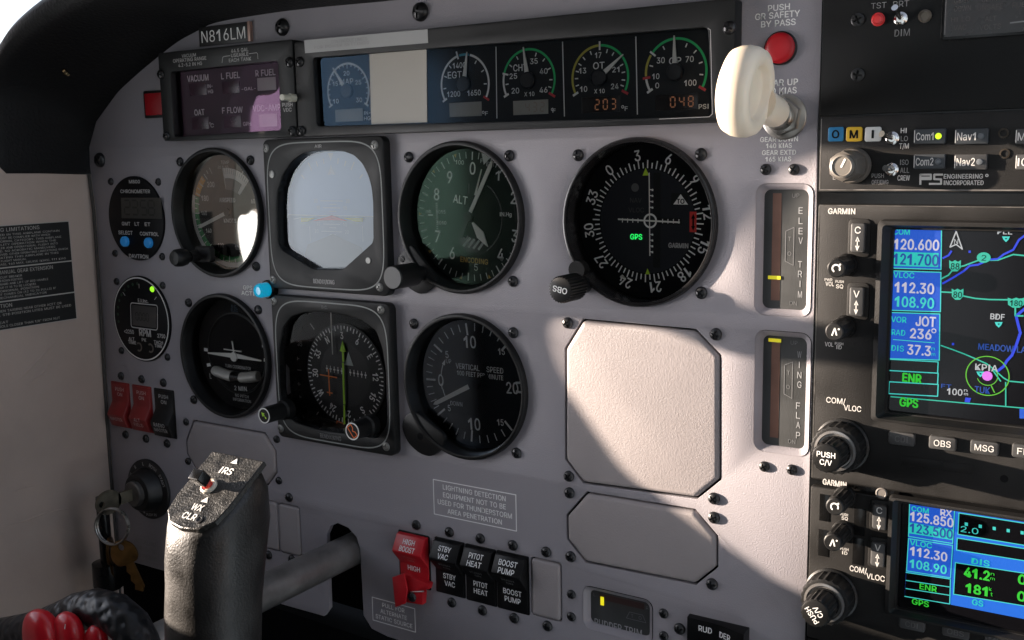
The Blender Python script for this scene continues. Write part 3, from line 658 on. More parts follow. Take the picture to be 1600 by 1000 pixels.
# ---- small round instruments
def small(name, key, label, cat, scr, R):
    c = AX[key]; t = thing(name, label, cat, (c[0], c[1], 0)); screws(t, scr, S_SM); return t, c
t, c = small('chronometer', 'CHR', 'round black chronometer with two blue buttons and a grey display', 'clock', [(170.8, 283.9), (245, 284.4), (177.6, 395.9), (251.2, 401.2)], 27)
b = B(); b.prism(circ(*c, 27.4, 64), -1, 1.5, .5); part('case', b, mat('case_black', (.004, .004, .005), .45, spec=.15), t)
b = B(); b.sheet(PXS(((189, 309), (252, 309), (253, 342), (190, 341)), 1.6), 1.6); part('display', b, mat('lcd_grey', (.030, .030, .026), .3), t)
SEG = {'0': 'abcdef', '1': 'bc', '2': 'abged', '3': 'abgcd', '4': 'fgbc', '5': 'afgcd', '6': 'afgedc', '7': 'abc', '8': 'abcdefg', '9': 'abfgcd'}
def seg7(b, s, u, v, w, hh, h, th=.5, gap=1.0, shear=.0):
    for ch in s:
        if ch == ':':
            for y in (.3, .7): b.sheet([(u-.3, v-hh/2+hh*y-.3), (u+.3, v-hh/2+hh*y-.3), (u+.3, v-hh/2+hh*y+.3), (u-.3, v-hh/2+hh*y+.3)], h)
            u += 1.4; continue
        x0, x1, y0, ym, y1 = u+.15, u+w-.15, v-hh/2, v, v+hh/2
        S = dict(a=((x0, y1), (x1, y1)), b=((x1, y1), (x1, ym)), c=((x1, ym), (x1, y0)), d=((x0, y0), (x1, y0)), e=((x0, y0), (x0, ym)), f=((x0, ym), (x0, y1)), g=((x0, ym), (x1, ym)))
        for k in SEG.get(ch, ''):
            p, q = Vector(S[k][0]), Vector(S[k][1]); d = (q-p).normalized()*th*.55; b.line(p+d, q-d, th, h)
        u += w+gap
b = B(); u, v = at(194, 324, 1.7); seg7(b, '23:58', u, v, 6.2, 9.2, 1.7, 1.1, 1.3); part('digits', b, mat('lcd_dark', (.010, .010, .009), .5), t)
b = B()
for s, x, y, w, hp in (('M800', 210, 283.8, 17, 5), ('CHRONOMETER', 211, 299, 46, 5.4), ('GMT', 197, 349.5, 13, 5.4), ('LT', 214, 350, 7, 5.4), ('ET', 230.5, 350.5, 8.5, 5.4), ('SELECT', 196, 363.5, 22, 5.6), ('CONTROL', 233, 365.5, 29, 5.6), ('DAVTRON', 216.5, 400.5, 30, 6)):
    b.ptext(s, x, y, w, hp, 1.62, bold=.03)
part('lettering', b, GRYP, t)
for x, y in ((194, 377.5), (231, 379.5)):
    u, v = at(x, y, 3); b = B(); b.lathe([(3.4, 1), (3.4, 3.2), (2.8, 4), (.1, 4.3)], u, v, 24, False, True); part('button', b, mat('button_blue', (.02, .20, .50), .35, emit=(.01, .10, .26), es=.35), t)
t, c = small('tachometer', 'RPM', 'round RPM gauge with a white rim and square digital display', 'tachometer', [(180, 440.1), (252, 446.4), (187.5, 548.1), (259.5, 558.6)], 28)
b = B(); b.prism(circ(*c, 28.6, 64), -1, 1.5, .5); part('case', b, mat('case_black', (.004, .004, .005), .45, spec=.15), t)
b = B(); b.arc(*c, 26.9, 27.8, 0, 360, 1.62, 72); part('rim_line', b, mat('rim_white', (.6, .6, .58), .5), t)
b = B(); b.pline(rounded(PXS(((204, 473), (246, 477), (246, 516), (205, 511)), 1.6), 2.0), .7, 1.62, True)
for s, x, y, w, hp in (('RPM', 226.5, 520, 18, 11), ('<2250', 201.5, 518, 15, 6), ('2750', 252, 525, 12, 6), ('ALT', 205.5, 529.5, 9, 5), ('TIME', 206.5, 535, 12, 5), ('PK', 225, 531, 7, 5), ('TACH', 247.5, 535, 14, 5), ('TIME', 247.5, 540.5, 12, 5), ('E.I.Inc.', 223.5, 470, 16, 5.4)):
    b.ptext(s, x, y, w, hp, 1.62, bold=.025)
for a in (316, 2, 48): b.tick(*c, a, 20.5, 23.5, .5, 1.62)
part('lettering', b, GRYP, t)
b = B(); b.sheet(PXS(((206, 476), (244, 480), (244, 513), (207, 508)), 1.56), 1.56); part('display', b, mat('lcd_tach', (.045, .043, .042), .3), t)
b = B(); u, v = at(212, 494, 1.62); seg7(b, '0000', u, v, 2.6, 5.0, 1.62, .6, .9); part('digits', b, mat('lcd_dark', (.010, .010, .009), .5), t)
b = B(); u, v = at(237, 452, 2); b.lathe([(2.0, 1.4), (1.6, 2.2), (.1, 2.4)], u, v, 16, False, True); part('lamp', b, mat('lamp_lime', (.2, .5, .02), .4, emit=(.30, .85, .02), es=1.2), t)
b = B()
for k in range(9): u, v = cs(*c, 23.5, 262+k*12); b.disc(u, v, 1.1, 1.6, 12)
part('unlit_lamps', b, mat('lamp_off_green', (.005, .03, .012), .4), t)
for x, y in ((217, 542), (235, 544)):
    u, v = at(x, y, 1.7); b = B(); b.arc(u, v, 2.0, 3.2, -40, 215, 1.66, 20); part('switch_mark', b, mat('mark_brown', (.10, .085, .07), .6), t)
# ================================================================== SQUARE BEZEL INSTRUMENTS
def square_gauge(name, label, cat, cu, cv, opening, scr):
    t = thing(name, label, cat, (cu, cv, 0), 'square bezel flight instruments')
    b = B(); b.curved(rrect(cu-45, cu+45, cv-43, cv+43, 4), [opening], -.5, 5.5, .8); part('bezel', b, BEZ, t)
    b = B(); a = opening; q = offs(a, 1.2); b.loft([[(p[0], p[1], 4.6) for p in a], [(p[0], p[1], 1) for p in offs(a, .35)], [(p[0], p[1], -12) for p in q]], False, False); part('bezel_well', b, BLKG, t)
    b = B(); b.pline(superell(cu, cv, 42.6, 40.8, 5.2, 96), .75, 5.6, True); part('outline', b, mat('outline_grey', (.24, .25, .24), .5), t)
    screws(t, scr, S_GRY, 5.3, .5); return t
Z = zpx(260, 210, 3.7026)
op = [at(*Z(x, y), 5) for x, y in ((642, 430), (646, 330), (680, 225), (735, 150), (790, 112), (850, 96), (940, 92), (1020, 96), (1085, 120), (1135, 170), (1170, 240), (1188, 310), (1196, 390), (1198, 600), (1192, 628), (1022, 780), (855, 780), (668, 668), (650, 630))]
t = square_gauge('attitude_indicator', 'blue attitude dial with red and yellow wings in a square bezel', 'attitude indicator', -90, 0, rounded(op, 2), [(415.3, 231.6), (584.9, 226.7), (426.1, 436.9), (593, 449)])
Z2 = lambda x, y, h=-3: at(*Z(x, y), h)
b = B(); hz = Z2(960, 470)[1]
b.sheet([(-136, hz), (-48, hz), (-48, 42), (-136, 42)], -3.2); part('sky_half', b, mat('horizon_blue', (.62, .73, .90), .5), t)  # blue lightened to stand in for bright sky reflected in the glass
b = B(); b.sheet([(-136, -42), (-48, -42), (-48, hz), (-136, hz)], -3.2); part('ground_half', b, mat('ground_reflection_blue', (.50, .55, .63), .5), t)  # ground half painted pale blue, as the sky reflection tints it
b = B(); h = -3.05
b.line((-134, hz), (-50, hz), .5, h)
for y, w, s in ((385, 130, '20'), (425, 100, '10'), (520, 100, '10'), (562, 120, '20')):
    p = Z2(955, y); d = w/2/pxu(*p, h)/3.7026; b.line((p[0]-d, p[1]), (p[0]+d, p[1]), .5, h)
    for s_ in (-1, 1): b.text(s, p[0]+s_*(d+3.6), p[1], 2.0, h, sx=.85, bold=.01)
for y in (405, 445, 540, 580):
    p = Z2(962, y); b.line((p[0]-2.6, p[1]), (p[0]+2.6, p[1]), .4, h)
c0 = (Z2(965, 480)[0], hz)
for a in (-45, -30, -20, -10, 10, 20, 30, 45): b.tick(*c0, a, 29.5, 34.5 if a % 30 == 0 else 32.5, .8, h)
b.tri(c0[0], c0[1], 0, 35, 30.6, 4.2, h); b.tri(c0[0], c0[1], 0, 23.0, 28.6, 5.4, h+.1)
for x in (735, 1140): p = Z2(x, 480); b.line((p[0], p[1]-1), (p[0]+(6 if x < 900 else -6), p[1]), .35, h)
for x in (830, 1135): p = Z2(x, 570); b.line((p[0], p[1]-5), (p[0], p[1]+4), .35, h)
part('scale_marks', b, mat('horizon_white', (.80, .82, .84), .5), t)
b = B(); b.sheet([Z2(850, 500), Z2(960, 468), Z2(1050, 500), Z2(960, 496)], -2.6); b.sheet([Z2(868, 492), Z2(960, 470), Z2(1030, 492)], -2.55); part('centre_symbol', b, mat('symbol_red', (.80, .04, .03), .4), t)
b = B()
b.prism([Z2(785, 482), Z2(862, 482), Z2(820, 505), Z2(785, 505)], -2.6, -2.1); b.prism([Z2(1140, 482), Z2(1030, 482), Z2(1100, 505), Z2(1140, 505)], -2.6, -2.1); part('wing_symbols', b, mat('symbol_yellow', (.75, .72, .05), .4), t)
p0 = Z2(960, 645, -2); b = B(); b.poly3([(p0[0]-24, -26, -2.9), (p0[0]-20, hz-17, -2.9), (p0[0], hz-10.5, -2.9), (p0[0]+21, hz-17.5, -2.9), (p0[0]+24, -26, -2.9), (p0[0]+12, -33, -2.9), (p0[0]-12, -33, -2.9)])
part('sill_reflection', b, mat('reflection_grey', (.44, .43, .41), .5), t)  # grey shape painted as the reflection of the window sill
b = B(); b.sheet(offs(rounded(op, 2), .2), 1.2); part('glass', b, glass('attitude_glass', refl=.075, rough=.012, gcol=(.86, .93, 1)), t)
b = B(); b.ptext('AIR', 497, 228.5, 11, 5, 5.62, bold=.02); b.ptext('BENDIX/KING', 506, 440, 33, 6.5, 5.62, bold=.03); part('lettering', b, GRYP, t)
u, v = at(425, 272, 5.6); b = B(); b.lathe([(2.2, 5.3), (2.2, 5.9), (1.6, 6.1)], u, v, 20, False, True); part('light_sensor', b, SCRG, t)
u, v = at(575.5, 407, 5.6); b = B(); b.lathe([(1.7, 5.3), (1.7, 5.9)], u, v, 16, False, True); part('adjusting_screw', b, SCRG, t)
# ---- HSI
op = PXS(((437, 610), (436, 550), (443, 512), (455, 495), (475, 488), (505, 487), (540, 492), (566, 500), (588, 517), (598, 545), (603, 580), (607, 640), (604, 665), (590, 685), (500, 672), (462, 660), (443, 640)), 5)
t = square_gauge('situation_indicator', 'square compass dial with green course bar and orange heading marks', 'compass indicator', -90, -90, rounded(op, 2), [(427.4, 470.8), (594.8, 484.2), (603, 698), (438, 669.6)])
b = B(); b.sheet([(-136, -132), (-46, -132), (-46, -48), (-136, -48)], DZ-1.5); part('dial', b, DIAL, t)
c = (-92.4, -93.7)
b = B(); b.lathe([(30.2, DZ-1.4), (30.2, DZ-.2), (29.4, DZ)], *c, 64, False, True); part('compass_card', b, mat('card_black', (.013, .012, .012), .55), t)
b = B()
for k in range(72): b.tick(*c, -2.8+k*5, 26.2 if k % 2 == 0 else 27.4, 29.2, .7, z2)
for k, s in enumerate(('3', '6', 'E', '12', '15', 'S', '21', '24', 'W', '30', '33', 'N')): b.text(s, *cs(*c, 23.4, -2.6+30*k), 4.1, z2, rot=-2.6+30*k, sx=.72, bold=.02)
for k in range(1, 6):
    for s_ in (-1, 1):
        p = (c[0]+1+s_*(.4+k*2.9)*cs(0, 0, 1, 90)[0], c[1]+2.0-s_*k*.12); b.line((p[0], p[1]-1.9), (p[0], p[1]+1.9), .5, z2); b.line((p[0]-.8, p[1]), (p[0]+.8, p[1]), .9, z2)
part('card_markings', b, WHT, t)
b = B(); b.disc(*c, 19.0, DZ+.06); part('centre_disc', b, mat('hsi_centre', (.006, .006, .007), .4), t)
b = B(); b.text('GS', -127.6, -78, 3, DZ+.1, sx=.75)
for k, y in enumerate((538, 560, 578, 600, 620)):
    p = at(463.5+k*1.2, y, DZ); b.line((p[0]-(2.8 if k == 2 else 1.6), p[1]), (p[0]+(2.8 if k == 2 else 1.6), p[1]), .5, DZ+.1)
    if k != 2: b.line((p[0], p[1]-1), (p[0], p[1]+1), .9, DZ+.1)
b.tick(*c, 318, 34, 38.5, .6, DZ+.1); b.tick(*c, 222, 33.5, 36, .6, DZ+.1)
part('side_markings', b, GRYP, t)
b = B(); b.box(c[0]-7.1, c[0]-6.6, c[1]+12, c[1]+38, DZ+2.2, DZ+2.5); part('lubber_line', b, PTR, t)
b = B(); b.tri(c[0]+3.6, c[1]+2, 0, 4, 12.2, 6.8, z3); part('to_pointer', b, mat('pointer_grey', (.45, .50, .48), .5), t)
cp = (c[0]+.2, c[1]-1)
b = B(); b.prism([cs(*cp, 15.0, 1), cs(*cp, 15.4, -8), cs(*cp, 21.6, .5), cs(*cp, 15.4, 9)], DZ+1, DZ+1.6)
b.prism([(cp[0]-.65, cp[1]+9), (cp[0]+.75, cp[1]+9), (cp[0]+.75, cp[1]+16), (cp[0]-.55, cp[1]+16)], DZ+1, DZ+1.5)
b.prism([(cp[0]-.9, cp[1]-16.4), (cp[0]+.4, cp[1]-16.4), (cp[0]+.7, cp[1]+8.6), (cp[0]-.5, cp[1]+8.6)], DZ+1.4, DZ+1.9)
b.prism([(cp[0]-1.9, cp[1]-28.5), (cp[0]-.6, cp[1]-28.5), (cp[0]-.1, cp[1]-17), (cp[0]-1.3, cp[1]-17)], DZ+1, DZ+1.5)
part('course_bar', b, mat('course_green', (.45, .80, .03), .45), t)
OR_ = mat('orange_paint', (.80, .20, .03), .5)
b = B(); q = (c[0]-10.6, c[1]-2.6); b.line((q[0]-7, q[1]+1.5), (q[0]+6.6, q[1]+1.0), .8, DZ+2.6); b.line((q[0]+.1, q[1]+5.5), (q[0]+.2, q[1]-10.5), .9, DZ+2.65); b.line((q[0]-2, q[1]-8.6), (q[0]+2.4, q[1]-8.8), .8, DZ+2.6)
b.lathe([(.5, DZ), (.5, DZ+2.5)], q[0], q[1], 8); part('aeroplane_symbol', b, OR_, t)
hb = [(-2.6, 0), (2.6, 0), (2.6, 3), (.9, 3), (0, 1.6), (-.9, 3), (-2.6, 3)]
b = B(); M0 = Matrix.Translation((*cs(*c, 29.4, 189), 0)) @ Matrix.Rotation(math.radians(168), 4, 'Z')
b.pline([tuple((M0 @ Vector((p[0], p[1], 0)))[:2]) for p in hb], .6, DZ+.8, True); part('heading_bug', b, mat('bug_orange', (.80, .16, .02), .5), t)
b = B(); b.sheet(offs(rounded(op, 2), .2), 1.0); part('glass', b, GLS, t)
b = B(); b.ptext('D.C.', 507, 480, 9, 4.5, 5.62, bold=.02); b.ptext('BENDIX/KING', 516.5, 683, 33, 6.5, 5.62, bold=.02); part('lettering', b, mat('print_faint', (.16, .16, .16), .6), t)
def hsi_knob(x, y, h, r, body, mk):
    u, v = at(x, y, h); b = B(); b.lathe([(r+1, 4), (r+1, 9), (r, 10), (r, h-.3), (r-.4, h)], u, v, 36, False, True)
    k = part('knob', b, BLK, t); b = B(); b.arc(u, v, r-1.0, r-.25, 0, 360, h+.06, 40); part('knob_rim', b, mat('knob_rim_white', (.75, .75, .72), .5), k)
    b = B()
    if mk == 'arrow':
        d = Vector((-.68, .62)); n = Vector((d[1], -d[0])); o = Vector((u, v)); tip = o+d*2.9
        b.sheet([tip, tip-d*2.4+n*1.5, tip-d*2.4-n*1.5], h+.08); b.line(o+d*1.2, o-d*.6, .8, h+.08); b.line(o-d*1.2, o-d*2.6, .8, h+.08); mm = MATS['course_green']
    else:
        M0 = Matrix.Translation((u, v, 0)) @ Matrix.Rotation(math.radians(-52), 4, 'Z') @ Matrix.Scale(1.05, 4); b.pline([tuple((M0 @ Vector((p[0], p[1]-1.5, 0)))[:2]) for p in [(-3.4, 0), (3.4, 0), (3.4, 3), (1.4, 3), (0, 1.8), (-1.4, 3), (-3.4, 3)]], .55, h+.08, True); mm = MATS['bug_orange']
    part('knob_mark', b, mm, k)
hsi_knob(412.5, 649.5, 24, 4.9, None, 'arrow')
hsi_knob(550.5, 674, 21, 5.2, None, 'bug')
# ================================================================== ENGINE AND FUEL CLUSTERS
def cluster(name, label, rect, opening, cat):
    u0, u1, v0, v1 = rect
    t = thing(name, label, cat, ((u0+u1)/2, v0, 0), 'long instrument clusters')
    b = B(); b.curved(rrect(u0, u1, v0, v1, 1.6), [opening], 0, 8.5, .5); part('housing', b, BEZ, t)
    b = B(); b.sheet(offs(opening, -1.2), 2.2); part('face', b, CLUS, t); return t
FOP = [at(x, y, 8.5) for x, y in ((266, 112), (434, 95), (439, 203), (272, 214))]
t = cluster('fuel_cluster', 'black fuel and vacuum display box under the N816LM plate', (-216.8, -104.6, 44, 96.8), rounded([FOP[3], FOP[2], FOP[1], FOP[0]], 2.2), 'gauge cluster')
b = B()
for s, x, y, w, hp in (('VACUUM', 295, 86.5, 22, 5), ('OPERATING RANGE', 296, 93, 52, 5.4), ('4.2-5.2 IN HG', 297, 100.5, 37, 5.2), ('44.5 GAL', 374.5, 78.5, 27, 5.4), ('USEABLE', 374.5, 85.5, 27, 5.4), ('EACH TANK', 375, 93, 35, 5.4), ('PUSH', 449, 163.5, 16, 5.8), ('VDC', 449, 171.5, 13, 5.8)): b.ptext(s, x, y, w, hp, 8.6, bold=.02)
P = lambda x, y: at(x, y, 8.6)
b.pline([P(347, 98), P(348, 89.5), P(351, 88), P(359.5, 87)], .35, 8.6); b.pline([P(389, 84), P(401, 82.3), P(402.5, 84), P(403, 92)], .35, 8.6)
part('case_lettering', b, GRYP, t)
b = B()
for s, x, y, w, hp in (('VACUUM', 309, 122, 33, 9.5), ('L FUEL', 360, 118, 29, 9.5), ('R FUEL', 414.5, 113.5, 31, 9.5), ('OAT', 311.5, 175.5, 15.5, 9), ('F FLOW', 363, 172, 32, 9), ('VDC-AMP', 416.5, 168.5, 43, 9.5), ('IN-', 328, 134.5, 8, 5.5), ('HG', 329, 143, 8, 5.5), ('-GAL-', 388.5, 138.5, 22, 5), ('C', 331.5, 196, 5, 6), ('GPH', 386, 193.5, 12, 6)): b.ptext(s, x, y, w, hp, 2.35, bold=.022)
u, v = at(328, 192.5, 2.35); b.arc(u, v, .35, .7, 0, 360, 2.35, 12)
part('face_lettering', b, mat('face_print', (.60, .60, .59), .6), t)
DW = mat('display_window', (.012, .008, .007), .3, vary=(60, .3)); LCDB = mat('display_pale', (.40, .38, .36), .4)
for x0, y0, x1, y1, m_ in ((296, 130, 323, 149, DW), (347, 127, 374, 146, DW), (300, 183, 326, 202, DW), (350, 180, 377, 199, DW), (402, 121, 431, 141, LCDB), (405, 178, 433, 198, LCDB)):
    p = at(x0, (y0+y1)/2, 2.4); q = at(x1, (y0+y1)/2, 2.4); hh = (y1-y0)/2/pxv(*p, 2.4); vm = (p[1]+q[1])/2
    b = B(); b.box(p[0], q[0], vm-hh, vm+hh, 2.0, 2.5, .15); part('display', b, m_, t)
b = B(); b.sheet(offs(rounded(FOP, 2.2), .15), 4.6); part('glass', b, glass('cluster_glass_violet', refl=.06, rough=.012, gcol=(.74, .42, .70)), t)
screws(t, [(249, 116), (258, 212.5), (450, 97), (454.5, 205)], S_BLK, 8.4)
kx, ky = at(440.5, 152, 18); b = B(); b.lathe([(2.2, 8), (2.2, 12), (1.7, 12), (1.7, 18), (.2, 18.2)], kx, ky, 20, False, True); part('push_button', b, mat('button_ivory', (.60, .58, .48), .4), t)
EOP = [at(x, y, 8.5) for x, y in ((488.5, 90), (1106, 42), (1112, 182), (495, 197.5))]
t = cluster('engine_cluster', 'long black engine gauge box with five small dials along the top', (-103.4, 150.6, 44, 95.2), rounded([EOP[3], EOP[2], EOP[1], EOP[0]], 2.4), 'gauge cluster')
GW = mat('gauge_print', (.84, .83, .80), .6); GG = mat('gauge_green', (.03, .55, .17), .55); GY = mat('gauge_yellow', (.52, .46, .08), .55); GR = mat('gauge_red', (.60, .05, .06), .55); GB = mat('gauge_blue', (.08, .35, .45), .55)
ZE = zpx(660, 0, 3.0769); ZM = zpx(240, 0, 3.478); HF = 2.35
def mini(c, arcs, ticks, nums, pa, disp, words, name):
    g = {}
    def bb(m_): return g.setdefault(m_.name, (B(), m_))[0]
    for a0, a1, m_ in arcs: bb(m_).arc(*c, 14.0, 15.1, a0, a1, HF, max(3, int(abs(a1-a0)/5)))
    for a, r0, r1, w, m_ in ticks: bb(m_).tick(*c, a, r0, r1, w, HF+.08)
    for s, x, y, w, hp in nums: bb(GW).ptext(s, x, y, w, hp, HF+.05, bold=.014)
    for k, (b_, m_) in g.items():
        part({'gauge_print': 'markings', 'gauge_green': 'green_arc', 'gauge_yellow': 'yellow_arc', 'gauge_red': 'red_mark', 'gauge_blue': 'blue_arc'}[k], b_, m_, t)
    b = B(); needle(b, c, pa, 3.2, 15.8, 2.4, .5, HF+.7, .5); p = part('pointer', b, PTR, t)
    b = B(); b.lathe([(3.9, HF), (3.9, HF+1.5), (3.3, HF+2), (.1, HF+2.2)], *c, 28); part('hub', b, mat('hub_black', (.025, .025, .026), .45), p)
    if disp:
        x0, y0, x1, y1, m_, s, dm = disp
        p = at(x0, (y0+y1)/2, HF); q = at(x1, (y0+y1)/2, HF); hh = (y1-y0)/2/pxv(*p, HF); vm = (p[1]+q[1])/2
        b = B(); b.box(p[0], q[0], vm-hh, vm+hh, 2.0, 2.55, .15); d = part('display', b, m_, t)
        if s:
            w_ = (q[0]-p[0]); b = B(); seg7(b, s, p[0]+w_*.36, vm, w_*.12, hh*1.25, 2.62, .55, w_*.09); part('digits', b, dm, d)
def zz(items, Z_, sc): return [(s, *Z_(x, y), w/sc, hp/sc) for s, x, y, w, hp in items]
WLCD = mat('display_lit_pale', (.36, .35, .31), .4, vary=(40, .08)); LEDO = mat('led_orange', (.26, .12, .07), .5, emit=(.42, .17, .08), es=.22)
LEDF = mat('led_faint', (.32, .27, .24), .5)
mini((-71.1, 67.5), [(-120, 121, GW)], [(-120, 13.2, 16.4, 1.0, GW), (121, 13.2, 16.4, 1.0, GW)]+[(-120+k*12.05, 13.0, 14, .5, GW) for k in range(1, 20)]+[(-120+k*60.2, 12.0, 14, .7, GW) for k in range(1, 4)],
     zz([('20', 1048, 398, 32, 24), ('15', 987, 455, 28, 24), ('25', 1112, 447, 32, 24), ('10', 990, 550, 30, 24), ('30', 1117, 543, 32, 24), ('MAP', 1048, 443, 74, 30), ('IN-', 1161, 613, 34, 20), ('HG', 1161, 643, 34, 20)], ZM, 3.478), -36, (*ZM(988, 592), *ZM(1138, 660), WLCD, '', LEDF), None, 'MAP')
mini((6.4, 67.2), [(-120, -16, GW), (-12, 12, GB), (14, 120, GW)], [(-120, 13, 16.2, 1.1, GW), (-16, 13, 17, 1.0, GW), (120, 13, 16.8, 1.1, GR)]+[(a, 11.6, 13.4, .6, GW) for a in (-97, -70, -44, 34, 62, 92)],
     zz([('1400', 177, 314, 62, 26), ('EGT', 155, 360, 66, 32), ('1200', 150, 452, 62, 26), ('1650', 248, 446, 64, 26), ('F', 308, 545, 14, 18)], ZE, 3.0769), 9, (*ZE(130, 492), *ZE(285, 560), WLCD, '', LEDF), None, 'EGT')
mini((44.2, 67.2), [(-117, -76, GW), (-74, 120, GG)], [(-117, 13, 16.2, 1.1, GW), (-75, 12, 15.5, .9, GW), (120, 13, 17, 1.2, GR)]+[(a, 11.6, 13.4, .6, GW) for a in (-96, -54, -30, 20, 44, 68, 92, 108)],
     zz([('CHT', 470, 325, 66, 32), ('35', 536, 294, 36, 26), ('40', 583, 342, 38, 26), ('25', 437, 366, 36, 26), ('20', 447, 436, 36, 26), ('46', 582, 432, 38, 26), ('X 10', 514, 452, 48, 20), ('F', 633, 532, 14, 18)], ZE, 3.0769), -8, (*ZE(437, 482), *ZE(605, 550), WLCD, '432', LEDF), None, 'CHT')
mini((83.0, 66.3), [(-118, -2, GY), (2, 116, GG)], [(-118, 13, 16.2, 1.1, GW), (0, 12.4, 16.4, .9, GW), (119, 13, 16.6, 1.2, GR)]+[(a, 11.4, 13.2, .6, GW) for a in (-104, -89, -74, -58, -42, -22, 18, 34, 50, 66, 82, 98, 110)],
     zz([('17', 845, 265, 30, 26), ('OT', 848, 315, 54, 32), ('13', 770, 340, 34, 26), ('21', 930, 334, 34, 26), ('10', 775, 428, 34, 26), ('24', 925, 415, 36, 26), ('X 10', 851, 438, 50, 20), ('F', 980, 522, 14, 20)], ZE, 3.0769), 52.5, (*ZE(765, 465), *ZE(950, 540), mat('display_dark', (.014, .011, .010), .3), '203', LEDO), None, 'OT')
mini((121.0, 66.6), [(-121, -99, GW), (-94, -56, GY), (-50, 119, GG)], [(-121, 13, 16.2, 1.1, GW), (-97, 12.4, 16.2, 1.1, GR), (-52, 12.4, 15.8, .9, GW), (121, 13, 16.6, 1.2, GR)]+[(a, 11.4, 13.2, .6, GW) for a in (-74, -28, 24, 48, 74, 98)],
     zz([('30', 1146, 290, 38, 28), ('70', 1285, 284, 38, 28), ('OP', 1215, 292, 58, 32), ('10', 1122, 367, 34, 26), ('0', 1129, 411, 18, 26), ('100', 1288, 398, 58, 28), ('PSI', 1352, 512, 48, 22)], ZE, 3.0769), -1.5, (*ZE(1120, 452), *ZE(1325, 528), MATS['display_dark'], '048', LEDO), None, 'OP')
b = B()
for x0, y0, x1, y1 in ((775, 73, 776.5, 185), (879, 65, 882, 182), (993.5, 57, 996, 179)): b.line(at(x0, y0, HF), at(x1, y1, HF), .55, HF+.05)
for x, y in ((755, 175.5), (863, 171), (973, 167)): u, v = at(x, y, HF); b.arc(u, v, .4, .75, 0, 360, HF, 10)
part('dividers', b, GW, t)
b = B(); b.sheet(offs(rounded(EOP, 2.4), .15), 5.4); part('glass', b, glass('cluster_glass_blue', refl=.016, rough=.10, gcol=(.35, .60, .95)), t)
q = [at(x, y, 5.9) for x, y in ((577, 84.5), (666, 77), (667, 191), (580, 194.5))]; b = B(); b.prism([q[3], q[2], q[1], q[0]], 5.5, 5.8); part('blanking_label', b, mat('label_beige', (.36, .335, .29), .5, vary=(20, .04)), t, 'plain beige cover over the unused second gauge')
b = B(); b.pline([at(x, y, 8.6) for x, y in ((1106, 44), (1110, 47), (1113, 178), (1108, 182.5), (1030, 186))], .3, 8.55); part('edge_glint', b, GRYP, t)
screws(t, [(466, 96.5), (468.6, 204.5), (1138, 43)], S_BLK, 8.4); screws(t, [(1136, 187)], S_GRY, 8.4)
q = [at(x, y, 8.6) for x, y in ((475.5, 63), (668, 45.5), (669, 67), (477, 83))]
tp = thing('embossed_label', 'pale grey embossed label strip along the top of the engine box', 'label', (sum(p[0] for p in q)/4, sum(p[1] for p in q)/4, 8.5))
b = B(); b.prism([q[3], q[2], q[1], q[0]], 8.4, 8.75); part('strip', b, mat('label_silver', (.33, .33, .325), .38, vary=(15, .05)), tp)
b = B(); b.ptext('CONTINUOUS LIMITS', 545, 63, 56, 5, 8.8, bold=.01); b.ptext('FOR POWER SETTINGS', 533, 70.5, 86, 4.6, 8.8, bold=.01); part('embossed_lettering', b, mat('emboss_grey', (.27, .27, .265), .4), tp)
# ---- registration plate, red annunciator, GPS lamp
q = [at(x, y, 1.2) for x, y in ((315, 43), (382, 33), (385, 65), (316, 73.5))]; cu = sum(p[0] for p in q)/4; cv = sum(p[1] for p in q)/4
t = thing('registration_plate', 'black registration plate reading N816LM', 'plate', (cu, cv, 0))
b = B(); b.box(cu-21, cu+21, cv-5.6, cv+5.6, 0, 1.2, .2); part('plate', b, mat('plate_black', (.006, .006, .006), .45), t)
b = B(); b.box(cu+21, cu+23, cv-5.6, cv+5.6, 0, 2.2, .2); part('edge_strip', b, mat('edge_copper', (.42, .27, .22), .4, metal=.4), t)
b = B(); b.text('N816LM', cu-.3, cv-.2, 6.6, 1.26, wid=37, bold=-.004); part('lettering', b, WHT, t)
q = at(239, 163, 1)
t = thing('warning_light', 'square red annunciator light at the left end of the fuel box', 'warning light', (q[0], q[1], 0))
b = B(); b.box(q[0]-8.3, q[0]+12, q[1]-8.4, q[1]+8.4, 0, 1.4, .3, 1); part('frame', b, BLK, t)
b = B(); b.box(q[0]-6.4, q[0]+12, q[1]-6.8, q[1]+6.8, 1, 2.2, .4, .8); part('lens', b, mat('lens_red', (.34, .006, .012), .3), t)
u, v = at(407, 454, 9)
t = thing('indicator_lamp', 'glowing blue GPS lamp beside the attitude dial', 'indicator lamp', (u, v, 0))
b = B(); b.lathe([(5.6, 0), (5.6, 3.5), (4.8, 4.2)], u, v, 28, True, True); part('collar', b, BLKG, t)
b = B(); b.lathe([(4.3, 4), (4.3, 9.5), (3.7, 11), (2.6, 11.6), (2.4, 10.9), (.1, 10.8)], u, v, 28, False, True); part('lens', b, mat('lens_blue', (.02, .30, .42), .15, emit=(.0, .36, .62), es=.55, coat=.5), t)
